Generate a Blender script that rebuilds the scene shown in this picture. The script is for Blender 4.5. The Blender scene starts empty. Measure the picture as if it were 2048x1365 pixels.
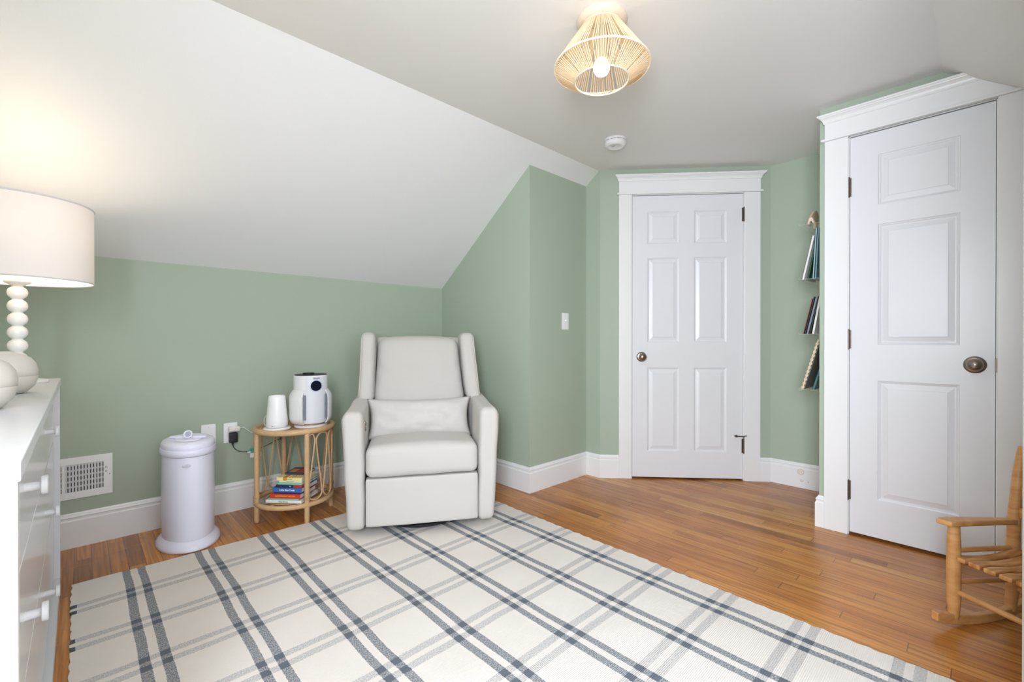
import bpy, bmesh, math, random
from mathutils import Vector, Matrix, noise
random.seed(7)
R = math.radians
scene = bpy.context.scene
COL = scene.collection

# ------------------------------------------------------------------ camera
cam_d = bpy.data.cameras.new('camera'); cam = bpy.data.objects.new('camera', cam_d); COL.objects.link(cam)
scene.camera = cam
cam_d.sensor_fit = 'HORIZONTAL'; cam_d.sensor_width = 36.0
cam_d.lens = 902.06 / 2048 * 36.0
cam_d.clip_start = 0.02
YAW, PITCH = R(46.1936), R(-0.1764)
fw = Vector((math.cos(YAW), math.sin(YAW), 0)); up = Vector((0, 0, 1))
f2 = fw * math.cos(PITCH) + up * math.sin(PITCH)
cam.location = (0, 0, 1.0004)
cam.rotation_euler = f2.to_track_quat('-Z', 'Y').to_euler()

# ------------------------------------------------------------------ world, lights, exposure
W = bpy.data.worlds.new('world'); scene.world = W; W.use_nodes = True
W.node_tree.nodes['Background'].inputs[0].default_value = (0.85, 0.93, 1.0, 1)
W.node_tree.nodes['Background'].inputs[1].default_value = 1.0
scene.view_settings.view_transform = 'Standard'; scene.view_settings.look = 'None'
scene.view_settings.exposure = 0.82; scene.view_settings.gamma = 1.0
scene.view_settings.use_curve_mapping = False

def area(name, loc, rot, sx, sy, power, color, spread=180):
    l = bpy.data.lights.new(name, 'AREA'); l.shape = 'RECTANGLE'; l.size = sx; l.size_y = sy
    l.energy = power; l.color = color; l.spread = R(spread)
    o = bpy.data.objects.new(name, l); COL.objects.link(o); o.location = loc; o.rotation_euler = rot
    return o
# daylight through the dormer window behind the camera (faces +Y) and the gable window (faces +X)
area('daylight_dormer', (0.15, -1.56, 1.30), (R(76), 0, 0), 1.04, 1.14, 13.5, (0.815, 0.88, 1.0))
area('daylight_gable', (-0.60, -0.30, 1.30), (R(74), 0, R(-90)), 0.84, 1.04, 71, (0.815, 0.88, 1.0))

# ------------------------------------------------------------------ materials
def s2l(c):
    c = c / 255.0
    return c / 12.92 if c <= 0.04045 else ((c + 0.055) / 1.055) ** 2.4
def rgb(t): return (s2l(t[0]), s2l(t[1]), s2l(t[2]), 1)
MATS = {}
def mat(name, col, rough=0.5, metal=0.0, noise_amt=0.0, nscale=40, bump=0.0, bscale=200, coat=0.0, spec=0.5, sheen=0.0):
    if name in MATS: return MATS[name]
    m = bpy.data.materials.new(name); m.use_nodes = True; nt = m.node_tree; b = nt.nodes['Principled BSDF']
    b.inputs['Base Color'].default_value = rgb(col); b.inputs['Roughness'].default_value = rough
    b.inputs['Metallic'].default_value = metal; b.inputs['Coat Weight'].default_value = coat
    b.inputs['Specular IOR Level'].default_value = spec; b.inputs['Sheen Weight'].default_value = sheen
    tc = nt.nodes.new('ShaderNodeTexCoord')
    if noise_amt > 0:
        n = nt.nodes.new('ShaderNodeTexNoise'); n.inputs['Scale'].default_value = nscale; n.inputs['Detail'].default_value = 4
        nt.links.new(tc.outputs['Object'], n.inputs['Vector'])
        mx = nt.nodes.new('ShaderNodeMix'); mx.data_type = 'RGBA'
        c = rgb(col); k = 1 - noise_amt
        mx.inputs[6].default_value = c; mx.inputs[7].default_value = (c[0]*k, c[1]*k, c[2]*k, 1)
        nt.links.new(n.outputs['Fac'], mx.inputs[0]); nt.links.new(mx.outputs[2], b.inputs['Base Color'])
    if bump > 0:
        n2 = nt.nodes.new('ShaderNodeTexNoise'); n2.inputs['Scale'].default_value = bscale; n2.inputs['Detail'].default_value = 3
        nt.links.new(tc.outputs['Object'], n2.inputs['Vector'])
        bp = nt.nodes.new('ShaderNodeBump'); bp.inputs['Strength'].default_value = bump; bp.inputs['Distance'].default_value = 0.002
        nt.links.new(n2.outputs['Fac'], bp.inputs['Height']); nt.links.new(bp.outputs['Normal'], b.inputs['Normal'])
    MATS[name] = m; return m

WALL = mat('sage_green_paint', (170, 183, 163), 0.62, bump=0.12, bscale=260, noise_amt=0.02, nscale=3)
CEIL = mat('ceiling_paint', (233, 231, 227), 0.7, bump=0.12, bscale=200)
SLOPE = mat('slope_paint', (231, 231, 229), 0.55, bump=0.12, bscale=200)
TRIM = mat('white_trim_paint', (236, 235, 234), 0.32, bump=0.04, bscale=80)
DOORW = mat('white_door_paint', (229, 229, 231), 0.33, bump=0.08, bscale=90)
LACQ = mat('white_lacquer', (218, 218, 220), 0.28)
LACQF = mat('drawer_lacquer', (226, 224, 222), 0.16)
PLATE = mat('white_plastic', (240, 240, 240), 0.35)
DARK = mat('black_plastic', (26, 26, 28), 0.45)
NICKEL = mat('brushed_nickel', (150, 140, 130), 0.3, 1.0)
HINGE = mat('hinge_metal', (120, 108, 98), 0.4, 1.0)
FABRIC = mat('cream_linen', (203, 197, 190), 0.9, noise_amt=0.05, nscale=350, bump=0.35, bscale=700, sheen=0.1)
FABRIC2 = mat('cream_pillow_linen', (206, 200, 193), 0.9, noise_amt=0.05, nscale=350, bump=0.35, bscale=700, sheen=0.1)
RATTAN = mat('rattan', (222, 182, 134), 0.45, noise_amt=0.35, nscale=30, bump=0.2, bscale=60)
RATTANT = mat('rattan_top_wood', (206, 156, 106), 0.5, noise_amt=0.3, nscale=12, bump=0.2, bscale=60)
PAIL = mat('pail_enamel', (236, 236, 252), 0.3, coat=0.2)
VASE = mat('stoneware', (214, 207, 196), 0.75, noise_amt=0.08, nscale=300, bump=0.15, bscale=400)
PURI = mat('purifier_plastic', (228, 227, 226), 0.4)
GREYP = mat('grey_plastic', (112, 118, 136), 0.4)
CORD = mat('raffia_cord', (238, 214, 172), 0.8)
CERAM = mat('ceramic_white', (240, 238, 234), 0.3)
LEDWHITE = mat('white_disc_plastic', (232, 226, 218), 0.4)

def ramp(nt, stops):
    r = nt.nodes.new('ShaderNodeValToRGB'); e = r.color_ramp.elements
    while len(e) > 1: e.remove(e[-1])
    e[0].position = stops[0][0]; e[0].color = rgb(stops[0][1])
    for p, c in stops[1:]:
        k = e.new(p); k.color = rgb(c)
    return r
def mth(nt, op, a, b=None, c=None):
    n = nt.nodes.new('ShaderNodeMath'); n.operation = op
    for i, v in enumerate((a, b, c)):
        if v is None: continue
        if isinstance(v, (int, float)): n.inputs[i].default_value = v
        else: nt.links.new(v, n.inputs[i])
    return n.outputs[0]
def mixc(nt, fac, a, b, mode='MIX'):
    m = nt.nodes.new('ShaderNodeMix'); m.data_type = 'RGBA'; m.blend_type = mode
    for i, v in ((0, fac), (6, a), (7, b)):
        if isinstance(v, (int, float)): m.inputs[i].default_value = v
        elif isinstance(v, tuple): m.inputs[i].default_value = v
        else: nt.links.new(v, m.inputs[i])
    return m.outputs[2]

def floor_material():
    m = bpy.data.materials.new('oak_strip_floor'); m.use_nodes = True; nt = m.node_tree; b = nt.nodes['Principled BSDF']
    tc = nt.nodes.new('ShaderNodeTexCoord'); sp = nt.nodes.new('ShaderNodeSeparateXYZ'); nt.links.new(tc.outputs['Object'], sp.inputs[0])
    x, y = sp.outputs[0], sp.outputs[1]
    u = mth(nt, 'DIVIDE', mth(nt, 'ADD', x, 0.0195), 0.0585); row = mth(nt, 'FLOOR', u); fu = mth(nt, 'FRACT', u)
    wn = nt.nodes.new('ShaderNodeTexWhiteNoise'); wn.noise_dimensions = '1D'; nt.links.new(row, wn.inputs['W'])
    v = mth(nt, 'DIVIDE', mth(nt, 'ADD', y, mth(nt, 'MULTIPLY', wn.outputs['Value'], 5.0)), 0.82)
    bd = mth(nt, 'FLOOR', v); fv = mth(nt, 'FRACT', v)
    wn2 = nt.nodes.new('ShaderNodeTexWhiteNoise'); wn2.noise_dimensions = '2D'
    cb = nt.nodes.new('ShaderNodeCombineXYZ'); nt.links.new(row, cb.inputs[0]); nt.links.new(bd, cb.inputs[1]); nt.links.new(cb.outputs[0], wn2.inputs['Vector'])
    rp = ramp(nt, [(0.0, (168, 104, 46)), (0.10, (196, 124, 56)), (0.5, (212, 140, 66)), (0.88, (221, 152, 74)), (1.0, (230, 168, 92))])
    nt.links.new(wn2.outputs['Value'], rp.inputs[0])
    # grain
    mp = nt.nodes.new('ShaderNodeMapping'); mp.inputs['Scale'].default_value = (90, 3.0, 1)
    off = nt.nodes.new('ShaderNodeCombineXYZ'); nt.links.new(mth(nt, 'MULTIPLY', wn2.outputs['Value'], 37.0), off.inputs[1])
    va = nt.nodes.new('ShaderNodeVectorMath'); va.operation = 'ADD'
    nt.links.new(tc.outputs['Object'], va.inputs[0]); nt.links.new(off.outputs[0], va.inputs[1]); nt.links.new(va.outputs[0], mp.inputs['Vector'])
    gn = nt.nodes.new('ShaderNodeTexNoise'); gn.inputs['Scale'].default_value = 1.0; gn.inputs['Detail'].default_value = 6; gn.inputs['Distortion'].default_value = 0.6
    nt.links.new(mp.outputs[0], gn.inputs['Vector'])
    gr = ramp(nt, [(0.3, (168, 150, 135)), (0.62, (255, 255, 255))]); nt.links.new(gn.outputs['Fac'], gr.inputs[0])
    c1 = mixc(nt, 0.75, rp.outputs[0], gr.outputs[0], 'MULTIPLY')
    bn = nt.nodes.new('ShaderNodeTexNoise'); bn.inputs['Scale'].default_value = 2.2; bn.inputs['Detail'].default_value = 3
    nt.links.new(tc.outputs['Object'], bn.inputs['Vector'])
    wr = ramp(nt, [(0.35, (225, 220, 216)), (0.6, (255, 255, 255))]); nt.links.new(bn.outputs['Fac'], wr.inputs[0])
    c1 = mixc(nt, 0.7, c1, wr.outputs[0], 'MULTIPLY')
    # seams
    e1 = mth(nt, 'LESS_THAN', mth(nt, 'MINIMUM', fu, mth(nt, 'SUBTRACT', 1.0, fu)), 0.022)
    e2 = mth(nt, 'LESS_THAN', mth(nt, 'MINIMUM', fv, mth(nt, 'SUBTRACT', 1.0, fv)), 0.0016)
    seam = mth(nt, 'MAXIMUM', e1, e2)
    sn = nt.nodes.new('ShaderNodeTexNoise'); sn.inputs['Scale'].default_value = 6; nt.links.new(tc.outputs['Object'], sn.inputs['Vector'])
    sv = mth(nt, 'MULTIPLY', seam, mth(nt, 'ADD', 0.35, mth(nt, 'MULTIPLY', sn.outputs['Fac'], 0.7)))
    col = mixc(nt, sv, c1, rgb((70, 42, 24)))
    nt.links.new(col, b.inputs['Base Color'])
    rr = nt.nodes.new('ShaderNodeMapRange'); rr.inputs[3].default_value = 0.2; rr.inputs[4].default_value = 0.34
    nt.links.new(bn.outputs['Fac'], rr.inputs[0]); nt.links.new(rr.outputs[0], b.inputs['Roughness'])
    bp = nt.nodes.new('ShaderNodeBump'); bp.inputs['Strength'].default_value = 0.25; bp.inputs['Distance'].default_value = 0.0015
    h = mth(nt, 'SUBTRACT', mth(nt, 'MULTIPLY', gn.outputs['Fac'], 0.25), seam)
    nt.links.new(h, bp.inputs['Height']); nt.links.new(bp.outputs['Normal'], b.inputs['Normal'])
    b.inputs['Specular IOR Level'].default_value = 0.5
    return m

def rug_material():
    m = bpy.data.materials.new('woven_plaid_rug'); m.use_nodes = True; nt = m.node_tree; b = nt.nodes['Principled BSDF']
    b.inputs['Roughness'].default_value = 0.95; b.inputs['Specular IOR Level'].default_value = 0.15
    tc = nt.nodes.new('ShaderNodeTexCoord')
    wn = nt.nodes.new('ShaderNodeTexNoise'); wn.inputs['Scale'].default_value = 2.3; wn.inputs['Detail'].default_value = 2
    nt.links.new(tc.outputs['Object'], wn.inputs['Vector'])
    wv = nt.nodes.new('ShaderNodeVectorMath'); wv.operation = 'MULTIPLY_ADD'
    wv.inputs[1].default_value = (0.020, 0.020, 0.0)
    nt.links.new(wn.outputs['Color'], wv.inputs[0]); nt.links.new(tc.outputs['Object'], wv.inputs[2])
    sp = nt.nodes.new('ShaderNodeSeparateXYZ'); nt.links.new(wv.outputs[0], sp.inputs[0])
    x = mth(nt, 'SUBTRACT', sp.outputs[0], 0.010); y = mth(nt, 'SUBTRACT', sp.outputs[1], 0.010)
    # high frequency wobble along yarns
    fn = nt.nodes.new('ShaderNodeTexNoise'); fn.inputs['Scale'].default_value = 260; fn.inputs['Detail'].default_value = 1
    nt.links.new(tc.outputs['Object'], fn.inputs['Vector'])
    jit = mth(nt, 'MULTIPLY', mth(nt, 'SUBTRACT', fn.outputs['Fac'], 0.5), 0.006)
    def pair(c, start, period, w, gap, n):
        t = mth(nt, 'DIVIDE', mth(nt, 'ADD', mth(nt, 'SUBTRACT', c, start), jit), period)
        f = mth(nt, 'MULTIPLY', mth(nt, 'FRACT', t), period)
        a = mth(nt, 'LESS_THAN', f, w)
        bb = mth(nt, 'MULTIPLY', mth(nt, 'GREATER_THAN', f, w + gap), mth(nt, 'LESS_THAN', f, 2 * w + gap))
        ok = mth(nt, 'MULTIPLY', mth(nt, 'GREATER_THAN', t, 0.0), mth(nt, 'LESS_THAN', t, float(n)))
        return mth(nt, 'MULTIPLY', mth(nt, 'MAXIMUM', a, bb), ok)
    dark = pair(x, 0.129, 0.256, 0.027, 0.025, 7)
    light = pair(y, 0.108, 0.270, 0.029, 0.022, 9)
    # weave flecks
    mp = nt.nodes.new('ShaderNodeMapping'); mp.inputs['Scale'].default_value = (300, 180, 1); nt.links.new(tc.outputs['Object'], mp.inputs['Vector'])
    fl = nt.nodes.new('ShaderNodeTexNoise'); fl.inputs['Scale'].default_value = 1.0; fl.inputs['Detail'].default_value = 1; nt.links.new(mp.outputs[0], fl.inputs['Vector'])
    mott = nt.nodes.new('ShaderNodeTexNoise'); mott.inputs['Scale'].default_value = 5; mott.inputs['Detail'].default_value = 4; nt.links.new(tc.outputs['Object'], mott.inputs['Vector'])
    base = mixc(nt, mott.outputs['Fac'], rgb((235, 228, 219)), rgb((224, 216, 206)))
    dk = ramp(nt, [(0.38, (116, 120, 126)), (0.64, (178, 177, 175))]); nt.links.new(fl.outputs['Fac'], dk.inputs[0])
    lt = ramp(nt, [(0.38, (172, 171, 169)), (0.62, (212, 207, 201))]); nt.links.new(fl.outputs['Fac'], lt.inputs[0])
    c = mixc(nt, mth(nt, 'MULTIPLY', light, 0.85), base, lt.outputs[0])
    c = mixc(nt, dark, c, dk.outputs[0])
    c = mixc(nt, mth(nt, 'MULTIPLY', dark, light), c, rgb((103, 109, 117)))
    edge = mth(nt, 'MULTIPLY', mth(nt, 'LESS_THAN', sp.outputs[0], 0.0), light)
    c = mixc(nt, edge, c, rgb((96, 98, 104)))
    nt.links.new(c, b.inputs['Base Color'])
    wv2 = nt.nodes.new('ShaderNodeTexWave'); wv2.inputs['Scale'].default_value = 60; wv2.bands_direction = 'Y'; wv2.inputs['Distortion'].default_value = 1.0
    nt.links.new(tc.outputs['Object'], wv2.inputs['Vector'])
    bp = nt.nodes.new('ShaderNodeBump'); bp.inputs['Strength'].default_value = 0.5; bp.inputs['Distance'].default_value = 0.002
    nt.links.new(mth(nt, 'ADD', wv2.outputs['Fac'], fn.outputs['Fac']), bp.inputs['Height']); nt.links.new(bp.outputs['Normal'], b.inputs['Normal'])
    return m

def wood_material(name, c0, c1, sx, sy, sz, rough=0.4):
    m = bpy.data.materials.new(name); m.use_nodes = True; nt = m.node_tree; b = nt.nodes['Principled BSDF']
    tc = nt.nodes.new('ShaderNodeTexCoord'); mp = nt.nodes.new('ShaderNodeMapping'); mp.inputs['Scale'].default_value = (sx, sy, sz)
    nt.links.new(tc.outputs['Object'], mp.inputs['Vector'])
    n = nt.nodes.new('ShaderNodeTexNoise'); n.inputs['Scale'].default_value = 1; n.inputs['Detail'].default_value = 4; n.inputs['Distortion'].default_value = 0.8
    nt.links.new(mp.outputs[0], n.inputs['Vector'])
    r = ramp(nt, [(0.35, c0), (0.62, c1)]); nt.links.new(n.outputs['Fac'], r.inputs[0]); nt.links.new(r.outputs[0], b.inputs['Base Color'])
    b.inputs['Roughness'].default_value = rough
    return m
ROCKW = wood_material('honey_maple', (196, 138, 80), (214, 160, 100), 12, 12, 40)
ROCKS = wood_material('honey_maple_slats', (176, 112, 56), (220, 168, 106), 60, 8, 20)
TOYW = wood_material('pale_toy_wood', (196, 166, 136), (216, 188, 158), 20, 20, 20, 0.6)

def shade_material():
    m = bpy.data.materials.new('linen_shade'); m.use_nodes = True; nt = m.node_tree
    b = nt.nodes['Principled BSDF']; out = nt.nodes['Material Output']
    b.inputs['Base Color'].default_value = rgb((226, 220, 215)); b.inputs['Roughness'].default_value = 0.9
    t = nt.nodes.new('ShaderNodeBsdfTranslucent'); t.inputs['Color'].default_value = rgb((246, 236, 228))
    mx = nt.nodes.new('ShaderNodeMixShader'); mx.inputs[0].default_value = 0.08
    nt.links.new(b.outputs[0], mx.inputs[1]); nt.links.new(t.outputs[0], mx.inputs[2]); nt.links.new(mx.outputs[0], out.inputs['Surface'])
    tc = nt.nodes.new('ShaderNodeTexCoord'); n = nt.nodes.new('ShaderNodeTexNoise'); n.inputs['Scale'].default_value = 600
    nt.links.new(tc.outputs['Object'], n.inputs['Vector']); bp = nt.nodes.new('ShaderNodeBump'); bp.inputs['Strength'].default_value = 0.2; bp.inputs['Distance'].default_value = 0.001
    nt.links.new(n.outputs['Fac'], bp.inputs['Height']); nt.links.new(bp.outputs['Normal'], b.inputs['Normal'])
    return m
SHADE = shade_material()
def cord_material():
    m = bpy.data.materials.new('raffia_cord_glow'); m.use_nodes = True; nt = m.node_tree
    b = nt.nodes['Principled BSDF']; out = nt.nodes['Material Output']
    b.inputs['Base Color'].default_value = rgb((243, 228, 198)); b.inputs['Roughness'].default_value = 0.85
    t = nt.nodes.new('ShaderNodeBsdfTranslucent'); t.inputs['Color'].default_value = rgb((248, 224, 180))
    mx = nt.nodes.new('ShaderNodeMixShader'); mx.inputs[0].default_value = 0.35
    nt.links.new(b.outputs[0], mx.inputs[1]); nt.links.new(t.outputs[0], mx.inputs[2]); nt.links.new(mx.outputs[0], out.inputs['Surface'])
    return m
CORDG = cord_material()
def emis(name, col, s):
    m = bpy.data.materials.new(name); m.use_nodes = True; b = m.node_tree.nodes['Principled BSDF']
    b.inputs['Emission Color'].default_value = rgb(col); b.inputs['Emission Strength'].default_value = s; b.inputs['Base Color'].default_value = (1, 1, 1, 1)
    return m
BULB = emis('lit_bulb_glass', (255, 240, 218), 5)
def acrylic():
    m = bpy.data.materials.new('clear_acrylic'); m.use_nodes = True; b = m.node_tree.nodes['Principled BSDF']
    b.inputs['Base Color'].default_value = (0.95, 0.97, 0.96, 1); b.inputs['Roughness'].default_value = 0.03
    b.inputs['Alpha'].default_value = 0.14
    return m
ACRYL = acrylic()

# ------------------------------------------------------------------ mesh helpers
class M:
    def __init__(s): s.v = []; s.f = []
    def add(s, vs, fs):
        o = len(s.v); s.v += [Vector(a) for a in vs]; s.f += [tuple(i + o for i in f) for f in fs]; return s
    def box(s, x0, x1, y0, y1, z0, z1):
        vs = [(x, y, z) for z in (z0, z1) for y in (y0, y1) for x in (x0, x1)]
        return s.add(vs, [(0, 2, 3, 1), (4, 5, 7, 6), (0, 1, 5, 4), (2, 6, 7, 3), (0, 4, 6, 2), (1, 3, 7, 5)])
    def prism(s, poly, axis, a, b):
        def P(p, t):
            return {'x': (t, p[0], p[1]), 'y': (p[0], t, p[1]), 'z': (p[0], p[1], t)}[axis]
        n = len(poly); vs = [P(p, a) for p in poly] + [P(p, b) for p in poly]
        fs = [tuple(range(n))[::-1], tuple(range(n, 2 * n))] + [(i, (i + 1) % n, n + (i + 1) % n, n + i) for i in range(n)]
        return s.add(vs, fs)
    def lathe(s, prof, n=48, c=(0, 0, 0), sx=1, sy=1, cap=True):
        vs = []; fs = []
        for r, z in prof:
            for i in range(n):
                a = 2 * math.pi * i / n; vs.append((c[0] + r * sx * math.cos(a), c[1] + r * sy * math.sin(a), c[2] + z))
        k = len(prof)
        for j in range(k - 1):
            for i in range(n): fs.append((j * n + i, j * n + (i + 1) % n, (j + 1) * n + (i + 1) % n, (j + 1) * n + i))
        if cap: fs.append(tuple(range(n))[::-1]); fs.append(tuple((k - 1) * n + i for i in range(n)))
        return s.add(vs, fs)
    def tube(s, path, r, n=10, closed=False, cap=True):
        pts = [Vector(p) for p in path]; m = len(pts); vs = []; fs = []
        rad = r if isinstance(r, (list, tuple)) else [r] * m
        prev = None
        for i, p in enumerate(pts):
            if closed: t = pts[(i + 1) % m] - pts[i - 1]
            else: t = pts[min(i + 1, m - 1)] - pts[max(i - 1, 0)]
            t.normalize()
            if prev is None:
                q = Vector((0, 0, 1)) if abs(t.z) < 0.9 else Vector((1, 0, 0)); a = t.cross(q).normalized()
            else:
                a = (prev - t * prev.dot(t)); a = a.normalized() if a.length > 1e-6 else t.orthogonal().normalized()
            prev = a; bb = t.cross(a)
            for k in range(n):
                w = 2 * math.pi * k / n; vs.append(p + (a * math.cos(w) + bb * math.sin(w)) * rad[i])
        rng = m if closed else m - 1
        for i in range(rng):
            j = (i + 1) % m
            for k in range(n): fs.append((i * n + k, i * n + (k + 1) % n, j * n + (k + 1) % n, j * n + k))
        if cap and not closed: fs.append(tuple(range(n))[::-1]); fs.append(tuple((m - 1) * n + k for k in range(n)))
        return s.add(vs, fs)
    def rbox(s, x0, x1, y0, y1, z0, z1, r, n=10, fn=None):
        bm = bmesh.new(); bmesh.ops.create_cube(bm, size=2.0)
        bmesh.ops.subdivide_edges(bm, edges=bm.edges[:], cuts=n, use_grid_fill=True)
        c = Vector(((x0 + x1) / 2, (y0 + y1) / 2, (z0 + z1) / 2)); h = Vector(((x1 - x0) / 2, (y1 - y0) / 2, (z1 - z0) / 2))
        r3 = [min(r, h[i]) for i in range(3)]
        for v in bm.verts:
            p = Vector([math.sin(v.co[i] * math.pi / 2) if False else v.co[i] for i in range(3)])
            # denser near edges
            p = Vector([math.copysign(abs(q) ** 0.8, q) for q in p])
            P = Vector([p[i] * h[i] for i in range(3)])
            inner = Vector([max(-(h[i] - r3[i]), min(h[i] - r3[i], P[i])) for i in range(3)])
            d = P - inner
            e = Vector([d[i] / r3[i] if r3[i] > 1e-9 else 0 for i in range(3)])
            mx = max(abs(e[0]), abs(e[1]), abs(e[2]))
            if e.length > 1e-9:
                e2 = e.normalized() * mx
                d = Vector([e2[i] * r3[i] for i in range(3)])
            q = c + inner + d
            if fn: q = Vector(fn(q.x, q.y, q.z))
            v.co = q
        bm.verts.index_update()
        s.add([v.co.copy() for v in bm.verts], [tuple(v.index for v in f.verts) for f in bm.faces]); bm.free(); return s
    def xf(s, mtx):
        s.v = [mtx @ p for p in s.v]; return s
    def warp(s, fn):
        s.v = [Vector(fn(*p)) for p in s.v]; return s
    def build(s, name, m, parent=None, smooth=True, ang=35, bevel=0, seg=2, kind=None):
        me = bpy.data.meshes.new(name); me.from_pydata([tuple(p) for p in s.v], [], s.f); me.update()
        bm = bmesh.new(); bm.from_mesh(me); bmesh.ops.recalc_face_normals(bm, faces=bm.faces[:]); bm.to_mesh(me); bm.free()
        if smooth:
            for p in me.polygons: p.use_smooth = True
            me.set_sharp_from_angle(angle=R(ang))
        if m: me.materials.append(m)
        o = bpy.data.objects.new(name, me); COL.objects.link(o)
        if parent: o.parent = parent
        if bevel > 0:
            bv = o.modifiers.new('bevel', 'BEVEL'); bv.width = bevel; bv.segments = seg; bv.limit_method = 'ANGLE'; bv.angle_limit = R(40)
        if kind: o['kind'] = kind
        return o
def thing(name, label, cat, loc=(0, 0, 0), rz=0, group=None):
    o = bpy.data.objects.new(name, None); COL.objects.link(o); o.location = loc; o.rotation_euler = (0, 0, rz)
    o.empty_display_size = 0.05
    o['label'] = label; o['category'] = cat
    if group: o['group'] = group
    return o
def tag(o, label, cat, group=None):
    o['label'] = label; o['category'] = cat
    if group: o['group'] = group
    return o
def text(s, size, m, parent, mtx, name='lettering', ext=0.0004, bold=0.0, align='CENTER', sx=1.0):
    cu = bpy.data.curves.new('t', 'FONT'); cu.body = s; cu.size = size; cu.extrude = ext; cu.offset = bold
    cu.align_x = align; cu.align_y = 'CENTER'
    t = bpy.data.objects.new('t', cu); COL.objects.link(t)
    bpy.context.view_layer.update()
    me = bpy.data.meshes.new_from_object(t.evaluated_get(bpy.context.evaluated_depsgraph_get()))
    bpy.data.objects.remove(t); bpy.data.curves.remove(cu)
    me.transform(mtx @ Matrix.Diagonal((sx, 1, 1, 1)))
    me.materials.clear(); me.materials.append(m)
    o = bpy.data.objects.new(name, me); COL.objects.link(o); o.parent = parent
    return o
def frame(origin, xd, yd):   # matrix with local x,y axes along xd,yd
    xd = Vector(xd).normalized(); yd = Vector(yd).normalized(); zd = xd.cross(yd)
    m = Matrix.Identity(4)
    for i, a in enumerate((xd, yd, zd)):
        for j in range(3): m[j][i] = a[j]
    for j in range(3): m[j][3] = origin[j]
    return m

# ------------------------------------------------------------------ the room
H = 2.227; YK = 3.03; HK = 1.412; YC = 1.93; YR = 0.127; SL = (H - HK) / (YK - YC)
XA = 2.12; YA = 2.045; XD = 2.727; YE = 1.92; XF = 3.522; YF = 1.035; XG = 2.863; YG = 0.604
XW = -0.55; YS = -1.5; XCH = 0.8; YCH = -0.0498
def zleft(y): return H - SL * (y - YC)
def zright(y): return H - SL * (YR - y)
S = 'structure'
fl = M().box(-0.75, 3.7, -1.7, 3.2, -0.08, 0).build('floor', floor_material(), smooth=False, kind=S)
M().prism([(YC, H), (YR, H), (YR, H + 0.1), (YC, H + 0.1)], 'x', XW - 0.1, 3.7).build('ceiling', CEIL, smooth=False, kind=S)
M().prism([(YC, H), (YK + 0.12, zleft(YK + 0.12)), (YK + 0.12, zleft(YK + 0.12) + 0.12), (YC, H + 0.1)], 'x', XW - 0.1, 3.0).build('ceiling_slope_left', SLOPE, smooth=False, kind=S)
M().prism([(YR, H), (-1.05, zright(-1.05)), (-1.05, zright(-1.05) + 0.12), (YR, H + 0.1)], 'x', XCH, 3.7).build('ceiling_slope_right', CEIL, smooth=False, kind=S)
M().box(XW - 0.1, XCH, YS - 0.1, YR, H, H + 0.1).build('ceiling_dormer', CEIL, smooth=False, kind=S)

def wall(name, p0, p1, out, ztop=2.26, th=0.08, m=WALL, z0=0):
    p0 = Vector(p0); p1 = Vector(p1); o = Vector(out) * th
    poly = [p0, p1, p1 + o, p0 + o]
    return M().prism([(p.x, p.y) for p in poly], 'z', z0, ztop).build(name, m, smooth=False, kind=S)
wall('wall_left', (XW, YK), (XA, YK), (0, 1), HK + 0.02)
M().prism([(YA, 0), (YK, 0), (YK, HK), (YA, zleft(YA))], 'x', XA, XA + 0.08).build('wall_return', WALL, smooth=False, kind=S)
M().prism([(XA + 0.08, 0), (XD + 0.08, 0), (XD + 0.08, zleft(YA)), (XA + 0.08, zleft(YA))], 'y', YA, YA + 0.08).build('wall_switch', WALL, smooth=False, kind=S)
M().prism([(YE, 0), (YA, 0), (YA, zleft(YA)), (YC, H), (YE, H)], 'x', XD, XD + 0.08).build('wall_nib', WALL, smooth=False, kind=S)
A = Vector((XD, YE)); B = Vector((XF, YF)); T = (B - A).normalized(); N = Vector((-T.y, T.x))
if N.dot(A) > 0: N = -N            # N points into the room
LD = (B - A).length
def dg(s, off): q = A + T * s + N * off; return (q.x, q.y)
def dprism(s0, s1, o0, o1, z0, z1, mm=None):
    mm = mm or M(); return mm.prism([dg(s0, o0), dg(s1, o0), dg(s1, o1), dg(s0, o1)], 'z', z0, z1)
DS0, DS1, DZ = 0.227, 1.001, 2.035     # far door opening
wf = M(); dprism(0, DS0 - 0.0, 0, -0.1, 0, H, wf); dprism(DS1, LD, 0, -0.1, 0, H, wf); dprism(DS0, DS1, 0, -0.1, DZ + 0.004, H, wf)
wf.build('wall_far', WALL, smooth=False, kind=S)
dprism(DS0 - 0.05, DS1 + 0.05, -0.1, -0.12, 0, H).build('wall_gap_shade', DARK, smooth=False, kind=S)  # black sheet added behind the far door so its gaps read as shade
wall('wall_shelf', (XF, 0.5), (XF, YF), (1, 0), H)
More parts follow.
